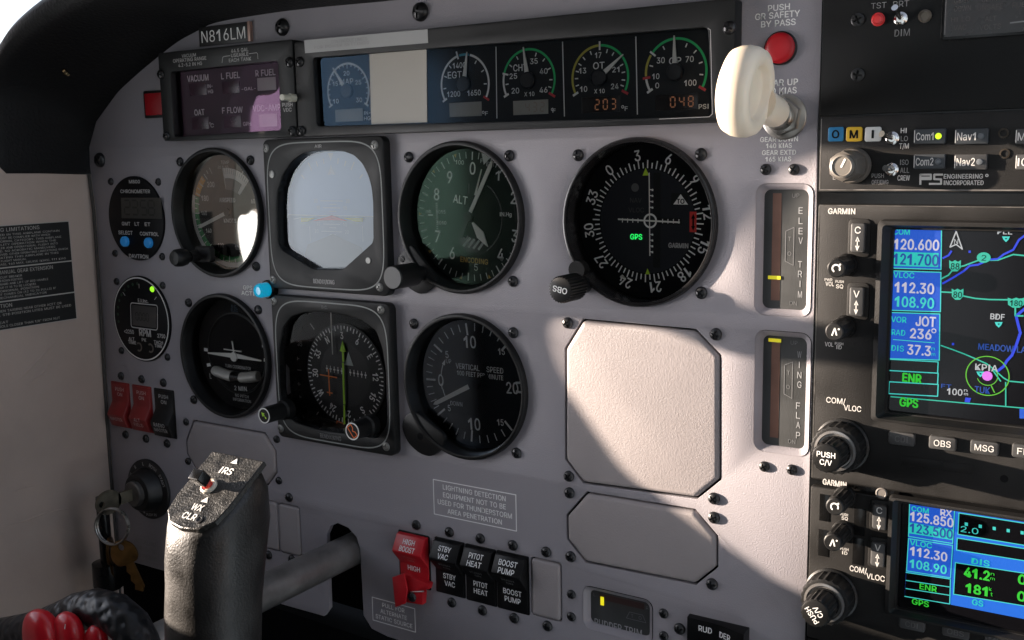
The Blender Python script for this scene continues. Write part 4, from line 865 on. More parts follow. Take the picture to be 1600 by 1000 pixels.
# ================================================================== BLANKING PLATES
def blank(poly, label, scr, me=None, h=1.1, grp='blanking plates', bev=2.4):
    cu = sum(p[0] for p in poly)/len(poly); cv = sum(p[1] for p in poly)/len(poly)
    t = thing('blanking_plate', label, 'blanking plate', (cu, cv, 0), grp)
    b = B(); b.prism(poly, -3, h, bev, steps=4); part('cover', b, PLATE, t, ang=50); screws(t, scr, me); return t
blank(rounded(BIGP, 1.5), 'large sunlit grey blanking plate with cut corners below the course dial', [(885, 505), (1117, 523), (887, 745), (1114, 780)])
blank(rounded(LOWP, 1.5), 'wide half shaded blanking plate under the large sunlit plate', [(888, 771), (1114, 810), (890, 871), (1111, 914)])
blank(rounded(LOCT, 1.5), 'dim octagonal blanking plate above the keys and behind the grip', [(291.7, 721.5), (430, 687), (433.5, 751.8), (288.6, 660)], S_SM)
for q, lab, scr in zip(BLANKS, ('small upright blanking plate right of the BOOST PUMP switch', 'small upright blanking plate just right of the grip', 'small blanking plate mostly hidden by the grip'),
                       ([(851.6, 863.6), (853.6, 979.4)], [(449.5, 778), (454, 875)], [(417.5, 868)])):
    blank(rrect(*q, 1.8), lab, scr, grp='small blanking plates', bev=1.5)
# ================================================================== ROCKER SWITCHES
RBLK = mat('rocker_black', (.005, .005, .0055), .42, vary=(80, .25), spec=.28); RRED = mat('rocker_red', (.50, .012, .02), .38, vary=(60, .12)); RRD2 = mat('rocker_dark_red', (.22, .010, .010), .42, vary=(60, .12))
def rocker(u0, u1, v0, v1, up, m, words, label, scr, peak=7.6, fade=None):
    """up: the half that stands out is the upper one"""
    t = thing('rocker_switch', label, 'switch', ((u0+u1)/2, (v0+v1)/2, 0), 'rocker switches')
    H = v1-v0
    prof = [(0, .8), (.01, 3.2), (.27, peak), (.30, peak+.1), (.33, peak-.3), (.55, 1.8), (.60, 1.2), (1.0, .9)]
    if not up: prof = [(1-a, h) for a, h in prof][::-1]
    b = B(); R = []
    for a, h in prof:
        v = v1-a*H; R.append([(u0, v, -1.5), (u0, v, h-.5), (u0+.15, v, h-.15), (u0+.5, v, h), (u1-.5, v, h), (u1-.15, v, h-.15), (u1, v, h-.5), (u1, v, -1.5)])
    b.loft(R, True, True); part('rocker', b, m, t, ang=28)
    b = B(); b.curved(rrect(u0-.9, u1+.9, v0-.9, v1+.9, .8), [[(u0, v0), (u1, v0), (u1, v1), (u0, v1)]], -.5, .5, .15); part('frame', b, RBLK if m is not RRD2 else m, t)
    def hat(a):
        for (a0, h0), (a1, h1) in zip(prof, prof[1:]):
            lo, hi = min(a0, a1), max(a0, a1)
            if lo <= a <= hi and hi > lo: return h0+(h1-h0)*(a-a0)/(a1-a0), (h1-h0)/((a1-a0)*H)
        return prof[-1][1], 0
    g = {}
    for s, a, wf, hp, mm in words:
        h, sl_ = hat(a); b = g.setdefault(mm.name, (B(), mm))[0]
        v = v1-a*H
        b.M = Matrix.Translation(((u0+u1)/2, v, h+.1)) @ Matrix.Rotation(math.atan(-sl_), 4, 'X')
        b.text(s, 0, 0, hp, 0, wid=(u1-u0)*wf, bold=.012)
    for k, (b, mm) in g.items(): part('lettering', b, mm, t)
    screws(t, scr, S_BLK); return t
LW = mat('rocker_print', (.84, .84, .84), .6); LD = mat('rocker_print_dim', (.16, .16, .16), .6); LR = mat('rocker_print_dim_red', (.45, .16, .15), .6)
def ctr(w1, w2, f1, f2): return [(w1, .105, f1, 2.9, LW), (w2, .225, f2, 2.9, LW), ('PUSH', .40, .42, 1.7, LD), ('ON', .48, .22, 1.7, LD), (w1, .67, f1, 2.9, LW), (w2, .81, f2, 2.9, LW)]
rocker(-47.9, -27.6, -208.4, -178.2, True, RRED, [('HIGH', .105, .40, 2.9, LW), ('BOOST', .225, .52, 2.9, LW), ('PUSH', .40, .42, 1.7, LR), ('ON', .48, .22, 1.7, LR), ('HIGH', .66, .42, 2.9, LW)], 'red HIGH BOOST rocker switch above the red guard', [(648.4, 821.4)])
rocker(-22, -3.8, -207.8, -177.4, True, RBLK, ctr('STBY', 'VAC', .46, .38), 'black STBY VAC rocker switch, next to the red one', [(700, 832.6), (704, 942.6)])
rocker(-1.2, 17, -208, -177.4, True, RBLK, ctr('PITOT', 'HEAT', .50, .50), 'black PITOT HEAT rocker switch between two black ones', [(748.6, 842.6), (752, 955)])
rocker(19.2, 37.6, -208, -177.2, True, RBLK, ctr('BOOST', 'PUMP', .62, .54), 'black BOOST PUMP rocker switch, beside the upright blank', [(799.4, 853.2), (801.6, 967)])
LP_ = mat('rocker_print_pink', (.50, .34, .33), .6)
rocker(-297.5, -280.2, -147.2, -117.4, False, RRD2, [('PUSH', .13, .52, 2.4, LP_), ('ON', .25, .3, 2.4, LP_), ('MASTER', .80, .72, 2.6, LP_)], 'dark red MASTER rocker switch at the panel edge', [(187, 588), (194, 679.5)], 6)
rocker(-275, -257.4, -147.4, -117.4, False, RRD2, [('PUSH', .13, .52, 2.4, LP_), ('ON', .25, .3, 2.4, LP_), ('ALT', .72, .36, 2.6, LP_), ('FIELD', .84, .52, 2.6, LP_)], 'dark red ALT FIELD rocker switch', [(219, 593), (226, 686)], 6)
rocker(-252.6, -234.8, -148.4, -117.4, False, RBLK, [('PUSH', .13, .52, 2.4, GRYP), ('ON', .25, .3, 2.4, GRYP), ('RADIO', .72, .6, 2.6, GRYP), ('MASTER', .84, .72, 2.6, GRYP)], 'black RADIO MASTER rocker switch right of two red ones', [(253, 598.5), (259, 693.6)], 6)
# red guard over the static source valve
t = thing('switch_guard', 'red hinged guard with a black screw under the HIGH BOOST switch', 'switch guard', (-38, -212, 0))
b = B(); b.prism(PXS(((613, 902), (631, 896), (636, 921), (633, 943), (618, 949)), 7), 6.2, 7.2, .2); part('side_flap', b, RRED, t)
q = PXS(((631, 896), (671, 913), (669, 921), (655, 921), (661, 926), (660, 945), (634, 941)), 4); b = B(); b.prism(q, .5, 4.2, .3); part('guard_plate', b, RRED, t)
b = B(); q0, q1 = at(641, 925, 4.4), at(662, 924, 4.4); b.tube([(*q0, 4.4), (*q1, 4.4)], .45, 8); part('spring_wire', b, STEEL, t)
screws(t, [(642, 934)], S_BLK, 4.0)
# RUDDER rocker
t = thing('rocker_switch', 'wide black RUDDER switch at the bottom edge, right of the rudder trim window', 'switch', (143, -200, 0), 'rocker switches')
b = B(); b.loft([[(129, v, -1), (129, v, h), (141, v, h), (146, v, h+.6), (158.6, v, h+4.2), (158.6, v, -1)] for v, h in ((-186.8, .6), (-187.4, 3.2), (-205, 3.2), (-212, 1))]); part('rocker', b, RBLK, t, ang=25)
b = B(); b.text('RUD', 138.2, -191.4, 2.8, 3.35, wid=6.6, bold=.014)
b.M = Matrix.Translation((148.6, -191.6, 5.0)) @ Matrix.Rotation(-.29, 4, 'Y'); b.text('DER', 0, 0, 2.8, 0, wid=6.2, bold=.014); part('lettering', b, LW, t)
screws(t, [(1060.5, 984)], S_BLK)
# ================================================================== TRIM INDICATORS
def trimwin(rect, label, scr, vertical, builder):
    u0, u1, v0, v1 = rect; t = thing('trim_indicator', label, 'trim indicator', ((u0+u1)/2, (v0+v1)/2, 0), 'trim indicators')
    b = B(); a = rrect(u0+.1, u1-.1, v0+.1, v1-.1, 4.4); c_ = rrect(u0+2.6, u1-2.6, v0+2.6, v1-2.6, 3)
    b.loft([[(p[0], p[1], .3) for p in a], [(p[0], p[1], -.4) for p in offs(a, .6)], [(p[0], p[1], -2.2) for p in c_], [(p[0], p[1], -4) for p in c_]], False, False); part('surround', b, PANEL, t, ang=60)
    b = B(); b.sheet(rrect(u0+2.4, u1-2.4, v0+2.4, v1-2.4, 3), -3.2); part('window', b, mat('trim_face', (.040, .042, .042), .45, vary=(60, .2)), t)
    builder(t); screws(t, scr, S_SM); return t
SLOT = mat('trim_slot_brown', (.15, .075, .052), .5, vary=(120, .15)); YLED = mat('led_yellow', (.55, .50, .03), .4, emit=(.62, .55, .01), es=.55)
TG = mat('trim_print', (.30, .31, .32), .6); TGD = mat('trim_print_dim', (.13, .135, .14), .6)
def vert(rect, words, ypx, tb):
    def f(t):
        u0, u1, v0, v1 = rect; h = -3.05
        b = B(); b.sheet([(u0+6.4, v0+6.2), (u0+10.2, v0+6.2), (u0+10.2, v1-4.2), (u0+6.4, v1-4.2)], h); part('slot', b, SLOT, t)
        p = at(*ypx, -4); b = B(); b.box(u0+5.0, u0+10.6, p[1]-.75, p[1]+.75, -3.1, -2.7); part('marker', b, YLED, t)
        b = B(); n = len(words); top = v1-10.5; bot = v0+8.5
        for s, (x, y) in words: b.ptext(s, x, y, 6.4 if s != 'I' else 1.4, 10, h, bold=.0)
        part('lettering', b, TG, t)
        b = B(); xs = u0+12.4; ym = v1-tb
        b.pline([(xs, ym+6.5), (xs+3.6, ym+8.2), (xs+3.6, ym-8.2), (xs, ym-6.5)], .3, h, True); b.text('T', xs+1.8, ym+3.2, 1.8, h); b.text('O', xs+1.8, ym-3.2, 1.8, h)
        b.text('UP', u0+16.4, v1-5.2, 1.8, h); b.text('DN', u0+16.4, v0+5.4, 1.8, h); part('small_marks', b, TGD, t)
    return f
trimwin(EL, 'ELEV TRIM window with yellow marker low in the slot, upper right', [(1195, 265), (1239, 265)], True,
        vert(EL, [(s, (1251, y)) for s, y in zip('ELEV', (329, 345, 361, 376))]+[(s, (1250, y)) for s, y in zip('TRIM', (413, 428, 443.5, 460))], (1205, 433), 27))
trimwin(FL, 'WING FLAP window with yellow marker at the top of the slot', [(1193, 730), (1236, 735)], True,
        vert(FL, [(s, (1249, y)) for s, y in zip('WING', (554, 570, 586, 601))]+[(s, (1247, y)) for s, y in zip('FLAP', (634, 649, 664, 680))], (1204, 530.5), 22))
def rud(t):
    h = -3.05; u0, u1, v0, v1 = RU
    b = B(); b.sheet([(u0+7.5, v1-7.2), (u1-6, v1-7.2), (u1-6, v1-4), (u0+7.5, v1-4)], h); part('slot', b, mat('trim_slot_dark', (.035, .014, .012), .5), t)
    p = at(942.5, 938, -4); b = B(); b.box(p[0]-.9, p[0]+.9, p[1]-2.2, p[1]+2.2, -3.1, -2.7); part('marker', b, mat('led_yellow_bright', (.55, .5, .03), .4, emit=(.75, .68, .01), es=.95), t)
    b = B(); b.ptext('RUDDER TRIM', 965.5, 980.5, 76, 11, h, bold=.006); part('lettering', b, mat('trim_print_rudder', (.36, .36, .37), .6), t)
    b = B(); b.text('L', u0+4.8, v1-5.4, 1.8, h); b.text('R', u1-4.4, v1-5.8, 1.8, h); x = u1-10.5; y = v1-12
    b.pline([(x-3.6, y+1.8), (x+3.6, y+1.8), (x+5.4, y-1.8), (x-5.4, y-1.8)], .3, h, True); b.text('T', x-2.2, y, 1.8, h); b.text('O', x+2.2, y, 1.8, h); part('small_marks', b, TGD, t)
trimwin(RU, 'RUDDER TRIM window, wide, with yellow marker at its left', [(891, 930), (891, 965), (1035.5, 960), (1035.5, 995)], False, rud)
# ================================================================== GEAR LEVER AND BUTTON
u, v = at(1218, 75, 2)
t = thing('push_button', 'round red push button under the GR SAFETY lettering', 'push button', (u, v, 0))
b = B(); b.lathe([(7.0, 0), (7.0, 1.2), (6.4, 1.6)], u, v, 40, False, False); part('rim', b, BLK, t)
b = B(); b.lathe([(6.4, 1), (6.4, 1.9), (5.8, 2.5), (4, 2.9), (.1, 3.05)], u, v, 40, False, True); part('cap', b, mat('button_red', (.42, .006, .012), .35, vary=(80, .1)), t, ang=60)
t = thing('gear_lever', 'cream wheel shaped landing gear knob on its lever', 'gear lever', (170, 46, 0))
b = B(); hexa = [cs(170, 45.5, 8.0, 10+60*k) for k in range(6)]; b.lathe([(9.6, 0), (9.6, .9), (9.0, 1.2)], 170, 45.5, 32, False, True); b.prism(hexa, 1, 5, .6); b.lathe([(5.6, 5), (5.6, 8), (4.6, 8.6)], 170, 45.5, 24, False, True); part('nut', b, mat('nut_steel', (.42, .39, .35), .33, metal=1, vary=(150, .2)), t)
b = B(); b.tube([(170, 45.5, 5), (170, 47, 16), (170, 48, 30)], 3.6, 16); part('lever', b, STEEL, t)
CREAM = mat('cream_plastic', (.78, .66, .51), .38, vary=(30, .04)); CREAM.node_tree.nodes['Principled BSDF'].inputs['Subsurface Weight'].default_value = .15; CREAM.node_tree.nodes['Principled BSDF'].inputs['Subsurface Radius'].default_value = (.004, .002, .001)
KC = (170, 54, 47)
b = B(); b.M = Matrix.Translation(KC) @ Matrix.Rotation(math.radians(90), 4, 'Y') @ Matrix.Rotation(math.radians(8), 4, 'X')
prof = [(.1, -5.2), (8, -5.2), (10.5, -6.2), (13.6, -6.6), (16, -5.4), (17.2, -2.8), (17.5, 0), (17.2, 2.8), (16, 5.4), (13.6, 6.6), (11.6, 6.4), (10.4, 5.4), (10.0, 3.2), (9.4, 2.8), (.1, 2.8)]
b.lathe(prof, 0, 0, 64); b.M = None
kb = part('knob', b, CREAM, t, ang=50)
b = B(); b.tube([(171, 50, 36), (171.5, 48.4, 27), (171.5, 47, 17)], [7.5, 6.6, 6.2], 20); part('neck', b, CREAM, t, ang=60)
# ================================================================== RADIO STACK
RB = mat('radio_face', (.009, .0085, .008), .5, bump=(1800, .00008, 'noise'), vary=(35, .3), spec=.28); RB2 = mat('radio_bezel', (.010, .0095, .009), .5, bump=(1800, .00006, 'noise'), vary=(35, .3), spec=.28)
RW = mat('radio_print', (.62, .60, .57), .6); RD = mat('radio_print_dim', (.10, .10, .10), .6); BTN = mat('radio_button', (.045, .045, .045), .45, vary=(60, .15)); BTNP = mat('radio_button_slate', (.035, .040, .045), .4, vary=(60, .15))
def knurl(b, u, v, r, h0, h1, n=40, d=.35, bev=.5): b.prism([cs(u, v, r-(d if k % 2 else 0), k*360/n) for k in range(n)], h0, h1, bev)
# annunciator panel
t = thing('annunciator_panel', 'matte black annunciator panel at the top right corner', 'annunciator panel', (250, 44, 0))
b = B(); b.box(186.4, 330, 45.4, 116, -1, 4.5, .4); part('face_plate', b, mat('annunciator_black', (.005, .0055, .0055), .5, bump=(900, .00006, 'noise'), vary=(18, .3), spec=.2), t)
b = B()
for s, x, y, w, hp in (('TST', 1373, 8.5, 24, 9), ('BRT', 1408, 6, 25, 9.5), ('DIM', 1409.5, 51, 24, 11)): b.ptext(s, x, y, w, hp, 4.6, bold=.0)
part('lettering', b, mat('print_mid', (.20, .20, .195), .6), t)
q = [at(x, y, 5) for x, y in ((1474, -40), (1700, -60), (1700, 66), (1478, 63))]
b = B(); b.prism(rounded([(q[0][0], q[1][1]), (300, q[1][1]), (300, q[3][1]), (q[0][0], q[3][1])][::-1], 1.5), 4.4, 5.6, .3); p = part('display_frame', b, BLKG, t)
b = B(); b.sheet([(q[0][0]+1.4, q[3][1]+1.2), (300, q[3][1]+1.2), (300, 120), (q[0][0]+1.4, 120)], 5.65); part('display_window', b, mat('smoked_window', (.016, .014, .014), .25, vary=(60, .3)), p)
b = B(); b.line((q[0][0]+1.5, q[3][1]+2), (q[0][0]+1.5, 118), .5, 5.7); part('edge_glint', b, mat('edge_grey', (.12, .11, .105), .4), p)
b = B()
for s, x, y, w, hp in (('GEAR', 1502, 1, 22, 7), ('DOWN', 1504, 13, 26, 8), ('GEAR', 1546, -1, 24, 7), ('UNSAFE', 1547, 11, 40, 8), ('FUEL', 1595, 7, 26, 8), ('HI LO', 1501, 30, 30, 7.5), ('VAC', 1500, 43, 20, 8), ('ALT', 1548, 29, 18, 7.5), ('VOLTS', 1547, 42, 34, 8)): b.ptext(s, x, y, w, hp, 5.72, bold=.0)
part('display_lettering', b, mat('annunciator_unlit', (.075, .065, .06), .6), p)
b = B(); u, v = at(1592, 33, 5.72); b.line((u-3, v-.4), (u+6, v), .5, 5.72); part('display_scratch', b, mat('print_mid', (.2, .2, .195), .6), p)
u, v = at(1371, 30, 6); b = B(); b.lathe([(2.6, 4.4), (2.6, 5.4), (2.0, 5.6), (2.0, 6.6), (1.4, 7.3), (.1, 7.5)], u, v, 20, False, True); part('test_button', b, mat('test_red', (.62, .03, .03), .35), t)
def toggle(t, x, y, h0, d, ln=7, nm='toggle_switch', r=1.9):
    u, v = at(x, y, h0+1); b = B(); b.lathe([(r+.7, h0-.2), (r+.7, h0+.6), (r, h0+1), (r*.75, h0+1.6)], u, v, 20, False, True)
    b.tube([(u, v, h0+1), (u+d[0]*ln*.6, v+d[1]*ln*.6, h0+1+ln*.6), (u+d[0]*ln, v+d[1]*ln, h0+1+ln)], [.75, 1.1, 1.3], 12); return part(nm, b, mat('chrome', (.62, .60, .57), .18, metal=1.), t)
toggle(t, 1407, 29, 4.5, (-.1, .5))
u, v = at(1445, 25, 5); b = B(); b.lathe([(2.5, 4.4), (2.5, 5.0), (1.7, 5.2), (1.7, 4.6), (.1, 4.6)], u, v, 20, False, True); part('light_sensor', b, mat('sensor_brown', (.12, .10, .08), .3, metal=.6), t)
screws(t, [(1340, 31), (1340, 117)], screw_mesh('screw', 2.7, .5, mat('screw_dull', (.03, .03, .03), .35, metal=.5), .8), 4.4, .3)
# audio panel
t = thing('audio_panel', 'audio selector panel with blue, amber and white O M I lamps', 'radio', (250, 14, 0), 'stacked radios')
b = B(); b.box(186.6, 330, 14.2, 44.6, -1, 5, .6); part('face_plate', b, RB, t)
b = B()
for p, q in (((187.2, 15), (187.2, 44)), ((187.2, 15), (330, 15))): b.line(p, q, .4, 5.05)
part('pale_edge', b, mat('edge_highlight', (.16, .15, .14), .4, metal=.3, vary=(150, .4)), t)  # edge highlights painted as pale lines along the frame
for x, cl, ch, nm in ((1306, (.015, .16, .34), 'O', 'lamp_blue'), (1334.5, (.62, .38, .02), 'M', 'lamp_amber'), (1364, (.52, .52, .50), 'I', 'lamp_white')):
    u, v = at(x, 209.7, 5.5); b = B(); b.box(u-3.2, u+3.2, v-2.9, v+2.9, 4.6, 5.8, .3, .9); p = part('marker_lamp', b, mat(nm, cl, .35), t)
    b = B(); b.text(ch, u, v, 3.1, 5.88, bold=.03, sx=1.0); part('lamp_letter', b, DIAL, p)
for x, y, w, hh, wd_, lit, m_ in ((1453, 213, 49, 23.5, 'Com1', 1, BTNP), (1518.5, 213, 52, 24, 'Nav1', 0, BTNP), (1452.5, 252.5, 49, 23, 'Com2', 0, BTNP), (1517, 253, 51, 24, 'Nav2', 0, BTN), (1612, 213, 50, 24, 'Mkr', 2, BTN), (1612, 253, 50, 24, 'ICS', 2, BTN)):
    u, v = at(x, y, 6.5); a, c_ = w/2/pxu(u, v, 6.5), hh/2/pxv(u, v, 6.5)
    b = B(); b.box(u-a, u+a, v-c_, v+c_, 4.6, 7.2, .35, .5); p = part('select_button', b, m_, t)
    b = B(); b.text(wd_, u-a*.30, v, 2.9, 7.28, wid=a*1.12, bold=.006); part('button_lettering', b, RW, p)
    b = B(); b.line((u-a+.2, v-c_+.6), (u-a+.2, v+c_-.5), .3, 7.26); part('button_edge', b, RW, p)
    if lit < 2:
        b = B(); b.lathe([(1.25, 7.1), (1.0, 7.7), (.1, 7.85)], u+a*.56, v, 16, False, True); part('button_lamp', b, mat('led_lime', (.4, .7, .02), .4, emit=(.62, 1.0, .02), es=1.15) if lit else mat('led_off', (.10, .11, .12), .3), p)
toggle(t, 1394, 216, 5, (-.35, .25)); toggle(t, 1393, 265, 5, (-.1, .1))
b = B()
for s, x, y, w, hp in (('HI', 1412, 204, 9, 8), ('T/M', 1412.5, 228, 15, 8), ('CREW', 1412, 278, 19, 8)): b.ptext(s, x, y, w, hp, 5.1, bold=.01)
part('lettering', b, RW, t)
b = B()
for s, x, y, w, hp in (('LO', 1413, 216.5, 11, 8), ('ISO', 1413, 253.5, 13, 8), ('ALL', 1413.5, 266, 14, 8), ('PUSH', 1371.5, 274.5, 19, 6.5), ('OFF/EMG', 1375, 284.5, 26, 6.5), ('V', 1302.5, 259, 4, 7), ('O', 1303, 268, 4, 7), ('L', 1303.5, 277, 4, 7)): b.ptext(s, x, y, w, hp, 5.1, bold=.01)
part('dim_lettering', b, mat('radio_print_mid', (.30, .29, .28), .6), t)
b = B(); b.ptext('ENGINEERING', 1505, 275.5, 61, 7, 5.1, bold=.02); b.ptext('INCORPORATED', 1505.5, 285.5, 62, 7, 5.1, bold=.02)
Z4 = lambda x, y: at(1260+x/4.706, 180+y/4.706, 5.1)
for pl in ([(838, 437), (915, 437), (915, 470), (845, 470)], [(838, 437), (838, 508)], [(845, 458), (915, 458)], [(1000, 437), (940, 437), (940, 470), (990, 472), (990, 505), (905, 505)]): b.pline([Z4(*p) for p in pl], .75, 5.1)
u, v = Z4(1327, 443); b.arc(u, v, .25, .6, 0, 360, 5.1, 10)
part('maker_mark', b, mat('radio_print_bright', (.48, .47, .45), .6), t)
u, v = 200.6, 24.8; b = B(); b.lathe([(7.3, 4.8), (7.3, 6.5), (6.6, 8)], u, v, 36, False, True); knurl(b, u, v, 6.2, 7, 20, 12, .5, 1.0); kn = part('volume_knob', b, mat('knob_taupe', (.10, .088, .075), .45, vary=(60, .2)), t)
b = B(); b.lathe([(4.6, 19.8), (4.6, 21.6), (3.9, 22), (3.6, 21.6), (.1, 21.6)], u, v, 32, False, True); part('inner_knob', b, mat('knob_inner', (.16, .145, .125), .4), kn)
b = B(); b.line((u-.3, v-.4), (u+1.3, v+2.9), .8, 21.75); part('pointer_line', b, WHT, kn)
u, v = 199.6, 24.4
for x, y in ((1568, 208), (1570, 240)):
    u, v = at(x, y, 5); b = B(); b.lathe([(1.9, 4.7), (1.9, 5.4), (1.3, 5.5), (1.3, 4.9), (.1, 4.9)], u, v, 16, False, True); part('jack', b, mat('jack_brown', (.05, .04, .03), .3, metal=.5), t)
# ---- large GPS navigator
EMC = {}
def em(name, c, s=1.0): return mat('screen_'+name, tuple(x*.15 for x in c), .4, emit=c, es=s)
S_BLUE = em('blue', (.012, .085, .52)); S_CYAN = em('cyan', (.02, .50, .44)); S_WHITE = em('white', (.50, .48, .58)); S_DARK = mat('screen_black', (.003, .003, .004), .18, spec=.3); S_GRN = em('green', (.03, .50, .03)); S_AQUA = em('aqua', (.05, .55, .50)); S_RIV = em('river', (.02, .05, .62)); S_RD = em('road', (.03, .42, .30)); S_MAG = em('magenta', (.62, .16, .70)); S_NAVY = em('navy_text', (.015, .06, .30)); S_LIME = em('lime_ring', (.10, .42, .03)); S_MAPW = em('map_white', (.40, .42, .44))
class Scr:
    def __init__(s, t, Z, h, p): s.t = t; s.Z = Z; s.h = h; s.g = {}; s.p = p
    def b(s, m): return s.g.setdefault(m.name, (B(), m))[0]
    def q(s, m, pts, l=0): s.b(m).sheet([at(*s.Z(*p), s.h+l*.1) for p in pts], s.h+l*.1)
    def ln(s, m, pts, w=.4, l=1, closed=False): s.b(m).pline([at(*s.Z(*p), s.h+l*.1) for p in pts], w, s.h+l*.1, closed)
    def tx(s, m, t, x, y, w, hp, l=2, bold=.02, k=1.): s.b(m).ptext(t, *s.Z(x, y), w/k, hp/k, s.h+l*.1, bold=bold)
    def done(s):
        for n, (b, m) in s.g.items(): part(n.replace('screen_', 'screen_image_').replace('screen_image_', '')+'_graphics', b, m, s.p)
t = thing('gps_navigator', 'large GPS navigator with a moving map screen, black face', 'radio', (250, -109, 0), 'stacked radios')
b = B(); b.curved(rrect(186.8, 352, -109.6, 9, 1), [rrect(217.6, 345, -76, -.8, 1)], -1, 5, .6); part('face_plate', b, RB, t)
b = B(); o1 = rrect(211.4, 345, -80.2, 3.4, 2.5); o2 = rrect(214.0, 345, -78.2, 1.2, 1.6); o3 = rrect(217.4, 345, -76, -.6, 1.2)
b.loft([[(p[0], p[1], 4.8) for p in o1], [(p[0], p[1], 9) for p in offs(o1, .7)], [(p[0], p[1], 9.4) for p in o2], [(p[0], p[1], 3.2) for p in o3]], False, False); part('screen_bezel', b, RB2, t)
b = B(); b.sheet(rrect(216.5, 344, -77, 0, 1), 3.0); sc_ = part('screen', b, S_DARK, t)
b = B()
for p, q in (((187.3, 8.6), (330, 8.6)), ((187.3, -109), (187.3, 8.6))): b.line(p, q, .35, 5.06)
part('pale_edge', b, mat('edge_dim', (.07, .066, .06), .45, vary=(200, .5)), t)  # slightly paler lines along the top and left edges
k6 = 2.2735; S = Scr(t, zpx(1260, 300, k6), 3.12, sc_)
def box_(m, x0, y0, x1, y1, sl_=.03, l=0): S.q(m, [(x0, y0), (x1, y0+(x1-x0)*sl_), (x1-2, y1+(x1-x0)*sl_), (x0-2, y1)], l)
def frame_(m, x0, y0, x1, y1, sl_=.03, l=1, w=.4): S.ln(m, [(x0, y0), (x1, y0+(x1-x0)*sl_), (x1-2, y1+(x1-x0)*sl_), (x0-2, y1)], w, l, True)
box_(S_BLUE, 303, 124, 480, 270); box_(S_CYAN, 302, 212, 470, 262, .03, .5); frame_(S_AQUA, 303, 124, 480, 270)
box_(S_BLUE, 301, 280, 478, 420); frame_(S_AQUA, 301, 280, 478, 420)
box_(S_BLUE, 297, 428, 474, 592); frame_(S_AQUA, 297, 428, 474, 592); S.ln(S_AQUA, [(308, 524), (455, 536)], .3)
for a, c_ in ((594, 634), (634, 674), (674, 716)): frame_(S_AQUA, 294, a, 468, c_, .055)
T6 = lambda m, s, x, y, w, hp, bold=.015: S.tx(m, s, x, y, w, hp, 2, bold, k6)
T6(S_CYAN, 'COM', 338, 141, 58, 20); T6(S_WHITE, '120.600', 390, 187, 160, 36, .02); T6(S_NAVY, '121.700', 388, 240, 160, 38, .02)
T6(S_CYAN, 'VLOC', 346, 295, 74, 20); T6(S_WHITE, '112.30', 383, 341, 138, 36, .02); T6(S_AQUA, '108.90', 383, 392, 138, 36, .02)
T6(S_CYAN, 'VOR', 328, 453, 54, 20); T6(S_WHITE, 'JOT', 424, 460, 70, 34, .02); T6(S_CYAN, 'RAD', 327, 499, 48, 20, .005); T6(S_WHITE, '236', 406, 504, 74, 34, .02); T6(S_CYAN, 'DIS', 324, 555, 44, 20, .005); T6(S_WHITE, '37.3', 400, 562, 82, 34, .02); T6(S_CYAN, 'n', 450, 556, 12, 12, .0); T6(S_CYAN, 'm', 451, 576, 14, 12, .0)
p = at(*S.Z(453, 493), S.h); S.b(S_WHITE).arc(p[0], p[1], .6, 1.0, 0, 360, S.h+.2, 12)
T6(S_GRN, 'ENR', 375, 661, 66, 30, .03); T6(S_GRN, 'GPS', 364, 748, 64, 30, .03)
# moving map
S.ln(S_RD, [(480, 308), (505, 295), (525, 270), (560, 262), (610, 243), (680, 242), (735, 222), (775, 226)], .55)
S.ln(S_RIV, [(484, 325), (520, 305), (560, 280), (580, 262), (610, 258), (650, 240), (680, 238), (700, 222), (735, 205), (755, 170), (775, 155)], .75)
S.ln(S_RIV, [(485, 235), (505, 225), (515, 210)], .7); S.ln(S_RIV, [(530, 135), (530, 128)], 1.2)
S.ln(S_RD, [(480, 355), (520, 357), (560, 370), (600, 378), (650, 382), (720, 383), (775, 380)], .55)
S.ln(S_RD, [(478, 545), (520, 560), (560, 575), (600, 592), (640, 610), (660, 625), (700, 660), (720, 672), (775, 677)], .5)
S.ln(S_RIV, [(775, 415), (745, 440), (752, 470), (760, 500), (745, 545), (730, 580), (712, 600), (700, 620), (680, 635)], 1.0)
S.ln(S_RD, [(742, 412), (742, 440), (770, 440)], .6); S.ln(S_RD, [(708, 676), (708, 760)], .45); S.ln(S_RD, [(300, 727), (775, 768)], .45)
def shield(x, y, w, hp, s):
    S.q(S_RD, [(x-w/2, y-hp/2), (x-w/4, y-hp*.35), (x, y-hp/2), (x+w/4, y-hp*.35), (x+w/2, y-hp/2), (x+w*.48, y+hp*.2), (x+w*.2, y+hp*.5), (x-w*.2, y+hp*.5), (x-w*.48, y+hp*.2)], 2); S.tx(S_DARK, s, x, y+2, w*.72, hp*.55, 3, .01, k6)
shield(528, 262, 42, 40, '88'); shield(537, 363, 42, 40, '80'); shield(745, 393, 60, 36, '180')
S.q(S_RD, [(630+25*math.cos(k*.3927), 233+19*math.sin(k*.3927)) for k in range(16)], 2); S.tx(S_DARK, '2', 630, 234, 16, 20, 3, .0, k6)
S.ln(S_MAPW, [(510, 196), (532, 140), (554, 203), (532, 186)], .45, 2, True); T6(S_MAPW, 'N', 532, 176, 14, 18, .0)
for s, x, y, w, hp, m_ in (('PLL', 705, 141, 52, 18, S_MAPW), ('BDF', 679, 443, 50, 20, S_MAPW), ('KPIA', 640, 624, 80, 22, S_MAPW), ('100', 527, 710, 54, 22, S_MAPW), ('n', 566, 704, 12, 10, S_MAPW), ('m', 567, 717, 14, 10, S_MAPW), ('MEADOW LAKE', 712, 556, 205, 22, S_NAVY), ('TUK', 625, 703, 54, 22, S_NAVY), ('FT', 497, 690, 36, 14, S_NAVY)): T6(m_, s, x, y, w, hp, .015)
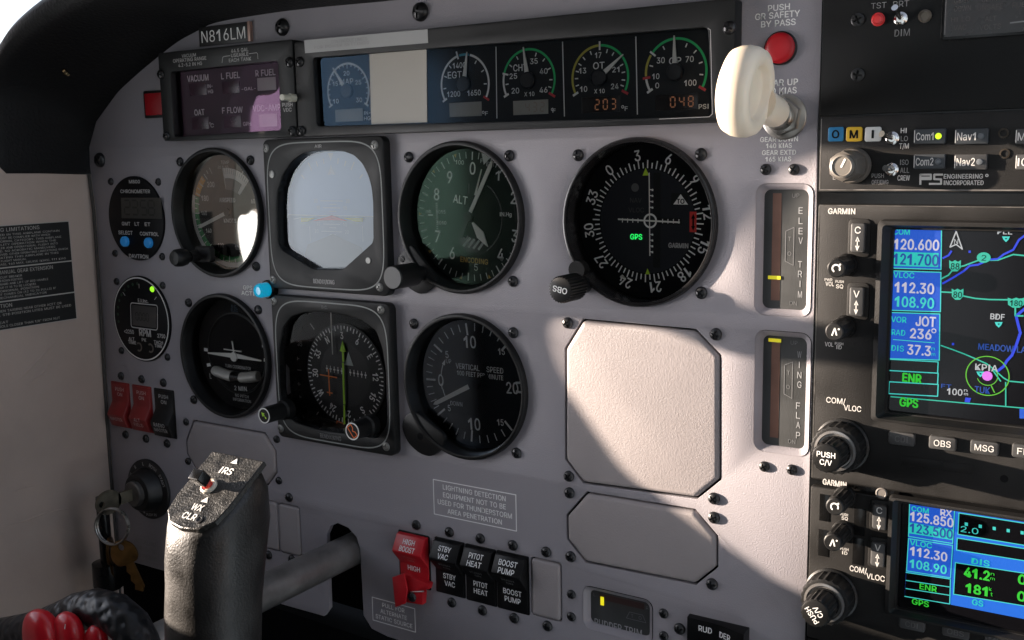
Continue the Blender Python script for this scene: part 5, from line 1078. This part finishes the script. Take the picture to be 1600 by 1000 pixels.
for x, y in ((709, 166), (683, 470), (618, 646)): S.q(S_AQUA, [(x-14, y-8), (x+14, y-8), (x+9, y+3), (x, y+12), (x-9, y+3)], 2); S.q(S_DARK, [(x-4, y-3), (x+4, y-3), (x, y+4)], 3)
p = at(*S.Z(643, 653), S.h); S.b(S_LIME).arc(p[0], p[1], 7.6, 8.0, 0, 360, S.h+.2, 48); S.b(S_LIME).arc(p[0], p[1], 3.6, 3.9, 60, 250, S.h+.2, 24); S.b(S_MAG).disc(p[0], p[1], 1.9, S.h+.35, 24)
S.ln(S_RD, [(610, 640), (640, 655)], .4, 2); S.ln(S_RD, [(660, 630), (690, 672)], .5, 2); S.ln(S_LIME, [(655, 685), (668, 712)], .4, 2)
S.q(S_BLUE, [(757, 770), (790, 772), (790, 806), (757, 804)], 1); S.q(S_RIV, [(565, 730), (585, 732), (580, 748), (562, 746)], 1)
for x, y in ((521, 540), (580, 212)): S.q(S_RIV, [(x-4, y-4), (x+4, y-4), (x+4, y+4), (x-4, y+4)], 1)
S.done()
b = B(); b.ptext('GARMIN', 1315, 330, 42, 8.5, 5.1, bold=.025); b.ptext('COM/', 1306, 626, 30, 8.5, 5.1); b.ptext('VLOC', 1332, 638, 27, 8.5, 5.1); b.ptext('VOL', 1296.5, 443.5, 13, 6.5, 5.1); b.ptext('SQ', 1312, 447.5, 11, 6, 5.1); b.ptext('VOL', 1295.5, 538, 13, 6.5, 5.1); b.ptext('ID', 1311, 542.5, 8, 6, 5.1)
b.ptext('PWR', 1294.5, 437, 12, 4, 5.1); b.ptext('PUSH', 1312, 440, 13, 4, 5.1); b.ptext('PUSH', 1311, 537, 13, 4, 5.1)
part('lettering', b, RW, t)
def gbutton(t, u, v, a, c_, s, wd, sz, h0=5, lit=True):
    b = B(); b.box(u-a, u+a, v-c_, v+c_, h0-.3, h0+2.2, .5, 1.0); k = part('button', b, BTN, t)
    b = B(); b.text(s, u, v, sz, h0+2.3, wid=wd, bold=.008); part('button_lettering', b, RW if lit else RD, k); return k
def rockkey(t, x, y, s, a=2.9, c_=6.0):
    u, v = at(x, y, 7); b = B(); b.box(u-a-1.6, u+a+1.6, v-c_-2, v+c_+1.6, 4.8, 5.6, .3, 2); part('key_recess', b, RB2, t)
    b = B(); b.box(u-a, u+a, v-c_, v+c_, 5.2, 8, .6, 1); k = part('key', b, BTN, t)
    b = B(); b.text(s, u, v+3.2, 2.7, 8.1, bold=.01); b.line((u, v-3.8), (u, v-.4), .4, 8.1); b.tri(u, v, 0, -1.4, .6, 1.8, 8.1); b.tri(u, v-1, 180, 2.2, 4.4, 1.8, 8.1); part('key_lettering', b, RW, k)
rockkey(t, 1341, 371.5, 'C'); rockkey(t, 1339, 471, 'V')
def smallknob(t, x, y, mk, r=3.9, h=21):
    u, v = at(x, y, h); b = B(); b.lathe([(r+.8, 4.8), (r+.8, 6), (r+.2, 7)], u, v, 28, False, True); knurl(b, u, v, r+.2, 6, h-3, 28, .4, .3); b.lathe([(r-.1, h-3.2), (r-.2, h-.4), (r-.7, h)], u, v, 28, False, True); k = part('small_knob', b, BLK, t)
    b = B()
    if mk == 'arc': b.arc(u, v, 1.2, 1.8, -150, 120, h+.08, 16); b.disc(u+1.5, v+1.6, .4, h+.08, 8)
    else: b.line((u-.9, v-1.6), (u+.2, v+1.6), .55, h+.08); b.line((u+.2, v+1.6), (u+1.0, v-1.4), .55, h+.08); b.disc(u+1.8, v+1.2, .4, h+.08, 8)
    part('knob_mark', b, WHT, k)
smallknob(t, 1306.5, 419.5, 'arc'); smallknob(t, 1303.5, 518.5, 'vee')
def dualknob(t, x, y, H, rot):
    u, v = at(x, y, H); b = B(); b.lathe([(11.4, 4.8), (11.4, 6), (10.6, 6.6)], u, v, 40, False, True); knurl(b, u, v, 10.6, 6, 16, 44, .6, .8); k = part('outer_knob', b, BLK, t)
    b = B(); b.lathe([(8.6, 15.9), (8.6, 16.7), (7.6, 16.9), (7.2, 16.2)], u, v, 40, False, True); part('knob_rim', b, mat('rim_metal', (.35, .34, .33), .3, metal=.8), k)
    b = B(); b.lathe([(6.6, 16), (6.6, 17.5)], u, v, 32, False, True); knurl(b, u, v, 6.4, 17, H-.6, 36, .5, .3); b.lathe([(5.9, H-.8), (5.7, H-.2), (5.2, H)], u, v, 32, False, True); i = part('inner_knob', b, BLK, k)
    b = B(); d = cs(0, 0, 1.6, rot); b.text('PUSH', u+d[0], v+d[1], 2.2, H+.08, rot=rot, sx=.95, bold=.016); b.text('C/V', u-d[0], v-d[1], 2.2, H+.08, rot=rot, sx=.95, bold=.016); part('knob_lettering', b, WHT, i)
dualknob(t, 1290.5, 716.5, 29, 0)
for x, y, s, w, lit in ((1408.5, 686, 'CDI', 5, False), (1472.5, 693, 'OBS', 6.4, True), (1538, 700, 'MSG', 7, True), (1604, 706, 'FPL', 6.4, True)):
    u, v = at(x, y, 7); gbutton(t, u, v, 5.2, 2.7, s, w, 2.5, 5, lit)
b = B(); b.box(224, 251.6, -97.8, -93.8, 4.8, 5.25, .1); b.box(239.5, 240.1, -97.8, -93.8, 5.2, 5.6); part('card_door', b, RB2, t)
u, v = at(1569, 748, 5); b = B(); b.disc(u, v, 1.5, 5.06, 20); part('lock_hole', b, DIAL, t)
# ---- small GPS navigator
t = thing('gps_navigator', 'smaller GPS navigator with blue data screen at the lower right', 'radio', (250, -182, 0), 'stacked radios')
b = B(); b.curved(rrect(186.8, 352, -182.4, -112.6, 1), [rrect(224.4, 345, -160.4, -113.6-.6, 1)], -1, 5, .6); part('face_plate', b, RB, t)
b = B(); o1 = rrect(219.8, 345, -163.6, -111.6+.8, 2); o2 = rrect(222, 345, -161.8, -112.2, 1.4); o3 = rrect(224.4, 345, -160.4, -114.2, 1)
b.loft([[(p[0], p[1], 4.8) for p in o1], [(p[0], p[1], 8) for p in offs(o1, .6)], [(p[0], p[1], 8.3) for p in o2], [(p[0], p[1], 3.2) for p in o3]], False, False); part('screen_bezel', b, RB2, t)
b = B(); b.sheet(rrect(223.5, 344, -161, -113.4, 1), 3.0); sc_ = part('screen', b, S_DARK, t)
k7 = 4.168; S = Scr(t, zpx(1380, 760, k7), 3.12, sc_); S4B = em('sky_blue', (.012, .13, .62))
T7 = lambda m, s, x, y, w, hp, bold=.02: S.tx(m, s, x, y, w, hp, 2, bold, k7)
S.q(S4B, [(175, 108), (1000, 235), (1000, 880), (440, 770), (470, 160)], 0)
def quad(m, a, l, w=None):
    if w: S.ln(m, a, w, l, True)
    else: S.q(m, a, l)
quad(S_BLUE, [(175, 110), (465, 155), (440, 765), (140, 715)], .3)
quad(S_AQUA, [(172, 112), (465, 157), (452, 372), (165, 325)], 1.2, .35); quad(S_AQUA, [(165, 340), (452, 385), (438, 595), (152, 550)], 1.2, .35)
quad(S_CYAN, [(172, 235), (458, 282), (452, 350), (168, 305)], .6)
quad(S_DARK, [(150, 560), (440, 604), (434, 762), (140, 718)], .6); 
for a, c_ in ((560, 604), (612, 656), (665, 710)): S.ln(S_AQUA, [(148, a), (438, c_)], .35, 1.2)
S.ln(S_AQUA, [(140, 716), (433, 766)], .35, 1.2); S.ln(S_AQUA, [(438, 604), (433, 766)], .35, 1.2)
T7(S_CYAN, 'COM', 240, 152, 112, 32); T7(S_WHITE, 'RX', 410, 172, 74, 42); T7(S_WHITE, '125.850', 315, 215, 282, 58); T7(S_NAVY, '123.500', 312, 290, 280, 58)
T7(S_CYAN, 'VLOC', 245, 375, 145, 34); T7(S_WHITE, '112.30', 295, 440, 242, 56); T7(S_AQUA, '108.90', 292, 522, 242, 54); T7(S_GRN, 'ENR', 293, 660, 112, 36); T7(S_GRN, 'GPS', 242, 758, 110, 36)
quad(S_DARK, [(495, 175), (1000, 255), (1000, 395), (488, 310)], .4); quad(S_AQUA, [(493, 173), (1000, 253), (1000, 397), (486, 312)], 1.2, .35)
quad(S_DARK, [(484, 338), (1000, 420), (1000, 495), (480, 412)], .4); quad(S_AQUA, [(482, 336), (1000, 418), (1000, 497), (478, 414)], 1.2, .35)
quad(S_DARK, [(472, 498), (1000, 580), (1000, 790), (460, 700)], .4); quad(S_AQUA, [(470, 496), (1000, 578), (1000, 792), (458, 702)], 1.2, .35)
for k in range(6): x, y = 541+k*91, 246+k*14; S.q(S_AQUA, [(x-10, y-12), (x+10, y-9), (x+10, y+12), (x-10, y+9)], 1)
T7(S_AQUA, '2.0', 562, 285, 116, 38, .0); T7(S_CYAN, 'DIS', 634, 494, 118, 36); T7(S_CYAN, 'GS', 615, 758, 72, 36); T7(S_GRN, '41.2', 610, 570, 165, 60, .03); T7(S_GRN, '181', 608, 672, 140, 58, .03); T7(S_GRN, 'n', 712, 570, 24, 20, .0); T7(S_GRN, 'm', 712, 600, 30, 20, .0); T7(S_GRN, 'k', 698, 668, 20, 22, .0); T7(S_GRN, 't', 706, 702, 16, 24, .0); T7(S_GRN, '08', 935, 612, 110, 60, .03); T7(S_GRN, '03', 930, 722, 110, 60, .03)
S.done()
b = B(); b.ptext('GARMIN', 1304, 755, 37, 8.5, 5.1, bold=.025); b.ptext('COM/', 1341, 890, 27, 8.5, 5.1); b.ptext('VLOC', 1368, 902, 29, 8.5, 5.1); b.ptext('SQ', 1320, 810, 10, 5, 5.1); b.ptext('PUSH', 1319, 804, 12, 4, 5.1); b.ptext('PUSH', 1319.5, 858, 13, 4, 5.1); b.ptext('ID', 1320, 864, 8, 5, 5.1)
part('lettering', b, RW, t)
rockkey(t, 1374.5, 808, 'C', 2.9, 5.2); rockkey(t, 1372, 866, 'V', 2.9, 5.2)
smallknob(t, 1304, 792, 'arc'); smallknob(t, 1300.5, 848, 'vee'); dualknob(t, 1273.5, 959, 29, 232)
b = B()
for x, y in ((1289, 790), (1287, 845), (1343, 812), (1341, 858)): u, v = at(x, y, 5); b.box(u-2.3, u+2.3, v-7, v+5, 4.9, 5.2, .1)
part('card_slots', b, BLKG, t)
u, v = at(1377, 771, 5.3); b = B(); b.lathe([(2.4, 4.8), (2.4, 5.3), (1.9, 5.5), (1.7, 5.3), (.1, 5.3)], u, v, 20, False, True); part('light_sensor', b, mat('sensor_taupe', (.16, .145, .13), .4), t)
for x, y, s, w, lit in ((1424.5, 976, 'CDI', 5, False), (1493, 988, 'OBS', 6.4, False), (1560, 1000, 'MSG', 7, False)):
    u, v = at(x, y, 7); gbutton(t, u, v, 5.2, 2.5, s, w, 2.3, 5, lit)
# ---- radio below
t = thing('autopilot_unit', 'top edge of a black radio unit below the smaller navigator', 'radio', (250, -240, 0), 'stacked radios')
b = B(); b.box(186.8, 340, -240, -184.4, -1, 4.4, .6); part('face_plate', b, RB, t)
b = B(); b.ptext('BENDIX/KING', 1299, 989, 50, 8, 4.5, bold=.02, shear=.2); part('lettering', b, mat('radio_print_mid', (.3, .29, .28), .6), t)
b = B(); b.line((189.3, -240), (189.3, -186.5), .3, 4.5); b.line((189.3, -186.5), (300, -186.5), .3, 4.5); part('border_line', b, mat('radio_print_mid', (.3, .29, .28), .6), t)
# ================================================================== IGNITION SWITCH, KEYS
ic = (-265.6, -188.2)
t = thing('ignition_switch', 'round black ignition switch with a key in it, behind the grip', 'ignition switch', (*ic, 0))
b = B(); b.prism(circ(*ic, 20.8, 64), -1, 2.2, .5); b.lathe([(15.5, 2), (13.5, 9), (12.2, 11), (9, 11.4)], *ic, 40, False, True); part('body', b, mat('ignition_black', (.007, .007, .007), .45), t)
b = B(); b.lathe([(8.6, 11), (8.6, 14), (7.8, 14.8), (.1, 14.8)], *ic, 36, False, True); part('lock_cylinder', b, mat('lock_steel', (.16, .15, .14), .42, metal=.7, vary=(120, .3)), t)
b = B()
for s, a in (('OFF', 292), ('R', 322), ('L', 352), ('BOTH', 24), ('START', 62)): b.text(s, *cs(*ic, 17.9, a), 2.3, 2.3, rot=a, sx=.9, bold=.012)
b.text('PUSH IN', *cs(*ic, 17.6, 172), 1.9, 2.3, rot=-8, bold=.01); b.tri(*cs(*ic, 17.8, 197), 270, -1, 1.2, 1.6, 2.3)
part('lettering', b, GRYP, t)
KS = mat('key_nickel', (.16, .145, .11), .45, metal=.85, vary=(150, .3)); KB = mat('key_brass', (.22, .115, .035), .42, metal=.75, vary=(150, .35), spec=.3); RS = mat('ring_steel', (.32, .30, .27), .3, metal=1, vary=(200, .2))
t = thing('ignition_key', 'dull silver key turned in the ignition switch', 'key', (*ic, 15))
b = B(); b.box(ic[0]-.9, ic[0]+.9, ic[1]-4, ic[1]+4, 13, 26, .3); part('blade', b, KS, t)
b = B(); ow = [(ic[0]-.9, ic[1]+8*math.sin(a), 33+9.5*math.cos(a)) for a in [2*math.pi*k/32 for k in range(32)]]
iw = [(ic[0]-.9, ic[1]+2.2*math.sin(a), 38.5+2.2*math.cos(a)) for a in [2*math.pi*k/32 for k in range(32)]]
for dx in (0, 1.8):
    A = [b.v(p[0]+dx, p[1], p[2]) for p in ow]; C_ = [b.v(p[0]+dx, p[1], p[2]) for p in iw]
    for k in range(32): j = (k+1) % 32; b.face([A[k], A[j], C_[j], C_[k]])
for lp in (ow, iw):
    for k in range(32): j = (k+1) % 32; b.poly3([lp[k], lp[j], (lp[j][0]+1.8, lp[j][1], lp[j][2]), (lp[k][0]+1.8, lp[k][1], lp[k][2])])
part('bow', b, KS, t)
rc = (*at(177, 822, 42), 42)
def torus(b, c, R, r, ax, n=48):
    z = Vector(ax).normalized(); x = z.cross(Vector((0, 1, 0.01))).normalized(); y = z.cross(x); C0 = Vector(c)
    b.tube([C0+(x*math.cos(2*math.pi*k/n)+y*math.sin(2*math.pi*k/n))*R for k in range(n+1)], r, 10, False)
t = thing('key_ring', 'steel split ring hanging from the ignition key', 'key ring', rc)
b = B(); torus(b, rc, 11.5, .75, (.35, .15, 1)); torus(b, (rc[0], rc[1], rc[2]+1.3), 11.5, .75, (.38, .15, 1)); part('split_ring', b, RS, t)
def key(x, y, h, rot, lab, tilt, m_, down=26):
    u, v = at(x, y, h); t = thing('brass_key', lab, 'key', (u, v, h), 'brass keys on the ring')
    b = B(); b.M = Matrix.Translation((u, v, h)) @ Matrix.Rotation(math.radians(tilt), 4, 'Y') @ Matrix.Rotation(math.radians(rot), 4, 'Z')
    b.curved(rounded([(-8, -3), (-9.5, -9), (-7, -15), (7, -15), (9.5, -9), (8, -3), (3, 1.5), (-3, 1.5)], 4), [circ(0, -3.2, 2.3, 20)], -.9, .9, .2); part('bow', b, m_, t)
    b = B(); b.M = Matrix.Translation((u, v, h)) @ Matrix.Rotation(math.radians(tilt), 4, 'Y') @ Matrix.Rotation(math.radians(rot), 4, 'Z')
    pts = [(-3.4, -14.5), (3.4, -14.5), (3.4, -down-6), (1, -down-9)]; e = []
    for k in range(6): e += [(-3.4+(k % 2)*1.5, -down-6+k*3.2)]
    b.prism(pts+e, -.7, .7); part('blade', b, m_, t)
key(186, 848, 42, 22, 'brass key hanging in front, its toothed blade towards the grip', 25, KB)
key(170, 845, 39, -14, 'darker brass key hanging behind the first one', -48, mat('key_brass_dark', (.13, .065, .02), .45, metal=.75, vary=(150, .35)))
u, v = at(170, 912, 34)
t = thing('cylinder_control', 'small black cylindrical knob below the hanging keys', 'control', (u, v, 34))
b = B(); b.M = Matrix.Translation((u, v, 34)) @ Matrix.Rotation(math.radians(90), 4, 'X')
b.lathe([(4, -60), (4, -16), (9.6, -15), (9.8, 0), (9.2, 2), (7.5, 3.2), (.1, 3.4)], 0, 0, 36, True, True); part('cap', b, BLKG, t)
# ================================================================== CONTROL YOKE
YK = mat('yoke_crinkle_black', (.010, .009, .008), .42, bump=(1000, .00015, 'noise'), vary=(70, .3), spec=.36)
YA = mat('yoke_plate_black', (.011, .0105, .009), .42, bump=(1100, .00035, 'noise'), vary=(200, .4), spec=.4)
ax = (-88.5, -198.5)
t = thing('control_yoke', 'black control yoke with crinkle finish grip in the foreground', 'control yoke', (ax[0], ax[1], 150))
b = B(); b.lathe([(9.6, -30), (9.6, 150)], *ax, 40, True, True); part('shaft', b, mat('shaft_grey', (.27, .26, .25), .38, metal=.75, bump=(700, .0001, 'noise'), vary=(60, .3)), t, 'worn grey metal shaft')
def gring(v0, sl_, uc, hc, a, bb, n=48, e=2.7):
    o = []
    for k in range(n):
        th = 2*math.pi*k/n; c_, s_ = math.cos(th), math.sin(th)
        du = a*math.copysign(abs(c_)**(2/e), c_); dh = bb*math.copysign(abs(s_)**(2/e), s_)
        o.append((uc+du, v0+sl_*(hc+dh-165), hc+dh))
    return o
st = [(-222, 0, -14, 168, 15, 13), (-210, 0, -12.5, 168.5, 17, 15.5), (-190, 0, -11.5, 168.5, 17.6, 16.6), (-168, -.05, -11, 168, 17.8, 17.6), (-150, -.12, -10.6, 167, 17.8, 18.2), (-135, -.22, -10.5, 164.5, 17.4, 19.6),
      (-123, -.36, -10.5, 162.5, 17.4, 21.4), (-114, -.5, -10.5, 162, 17.2, 20.6), (-107.5, -.6, -10.5, 163, 16.8, 18.4), (-104.2, -.66, -10.5, 164, 16.2, 16.2), (-102.8, -.68, -10.5, 164, 14.6, 14.6)]
b = B(); b.loft([gring(*s) for s in st], True, True); gp = part('grip', b, YK, t, ang=70)
pl = [(-25.6, 149.2), (5.4, 149.2), (5.4, 169), (4.0, 175.5), (-1.5, 179.6), (-10.5, 180.6), (-18.5, 179.4), (-24, 175.5), (-25.6, 169)]   # u, h outline of the top plate
def yv(h): return -102.2-.68*(h-165)
b = B(); R = [[(p[0], yv(p[1])+o, p[1]+o*.6) for p in q] for q, o in ((pl, -1), (pl, .7), (offs(pl, .4), 1.0))]; b.loft(R, True, True); tp = part('switch_plate', b, YA, gp, ang=25)
nrm = Vector((0, 1, .68)).normalized()
PM = lambda u, h, o=1.15: Matrix.Translation(Vector((u, yv(h), h))+nrm*o) @ Matrix(((1, 0, 0, 0), (0, -nrm[2]*-1, nrm[1], 0), (0, -nrm[1], nrm[2], 0), (0, 0, 0, 1)))
b = B()
def plate_text(s, u, h, size, wid):
    b.M = PM(u, h, 1.4); b.text(s, 0, 0, size, 0, wid=wid, bold=.02, shear=.0)
plate_text('IRS', -9.5, 156.0, 3.2, 7); plate_text('WX', -9.5, 172.0, 2.9, 6); plate_text('CLR', -10.0, 175.8, 2.9, 7.6)
for u, h in ((-9.0, 151.6), (-8.5, 168.6)): b.M = PM(u, h, 1.4); b.sheet([(-1.9, -1.2), (1.9, -1.2), (0, 1.5)], 0)
part('lettering', b, WHT, tp)
b = B(); b.M = PM(-12, 163.4, 1.0); b.lathe([(3.6, -.5), (3.6, 1.2), (2.9, 1.6), (2.7, 1.2), (.1, 1.2)], 0, 0, 28, False, True); part('switch_boot', b, mat('boot_ivory', (.66, .60, .50), .35), tp)
b = B(); b.M = PM(-12, 163.4, 1.0); b.tube([(0, 0, 1), (-.4, .5, 4.0)], [2.1, 1.8], 16); part('switch_stem', b, mat('stem_red', (.5, .03, .02), .4), tp)
b = B(); b.M = PM(-12, 163.4, 1.0) @ Matrix.Rotation(math.radians(10), 4, 'X'); b.prism(rrect(-3.4, 2.6, -1.9, 2.9, .6), 4.0, 9.6, .5); part('switch_cap', b, BLKG, tp)
b = B(); b.M = PM(-4.0, 176.2, 1.05); b.lathe([(1.8, -.3), (1.8, .5), (1.2, .6), (.9, .2), (.1, .2)], 0, 0, 20, False, True); part('set_screw', b, SCRM, tp)
# hub, arms and the near edge of the other side with its red switches
b = B(); b.box(ax[0]-20, ax[0]+20, ax[1]-20, ax[1]+2, 128, 158, 4, 6)
b.tube([(ax[0]+10, ax[1]-8, 145), (-60, -214, 155), (-36, -226, 163), (-18, -226, 167), (-13, -214, 168)], [12, 12.5, 13.5, 14.5, 14.5], 20); part('hub', b, YK, t)
H_ = 150
pa = [(225, 1030), (216, 1003), (203, 978), (180, 958), (150, 950), (122, 956), (98, 968), (70, 980), (40, 987), (0, 994), (-40, 1005)]
b = B(); b.tube([(*at(x, y, H_), H_) for x, y in pa], [9.5]*11, 18)
part('wrapped_arm', b, mat('wrap_black', (.009, .0095, .011), .38, bump=(210, .0016, 'voronoi'), spec=.4), t, 'black arm with a knobbly wrap', ang=80)
RSW = mat('switch_red', (.58, .010, .020), .32, vary=(60, .12), coat=.3)
for x, y, h, rx, ry, rz, ti in ((67, 1004, 168, 11.5, 16.5, 6.5, 4), (108, 1006, 163, 9.6, 16, 5.5, -4), (150, 1020, 158, 7, 14.5, 4.5, -10)):
    u, v = at(x, y, h); b = B(); b.M = Matrix.Translation((u, v, h)) @ Matrix.Rotation(math.radians(ti), 4, 'Z') @ Matrix.Diagonal((rx, ry, rz, 1))
    n = 18; SE = lambda x: math.copysign(abs(x)**.8, x)
    b.loft([[(SE(math.cos(2*math.pi*k/36))*math.cos(p)**.8, SE(math.sin(2*math.pi*k/36))*math.cos(p)**.8, SE(math.sin(p))) for k in range(36)] for p in [-math.pi/2*.98+math.pi*.98*j/n for j in range(n+1)]], True, True)
    k_ = part('red_switch', b, RSW, t, ang=80)
    if x == 108:
        b = B(); b.M = Matrix.Translation((u, v, h+rz+.05)) @ Matrix.Rotation(math.radians(-22), 4, 'Z'); b.sheet([(-.5, 6), (.5, 6), (.3, 14), (-.3, 14)], -1.2); part('switch_mark', b, WHT, k_)
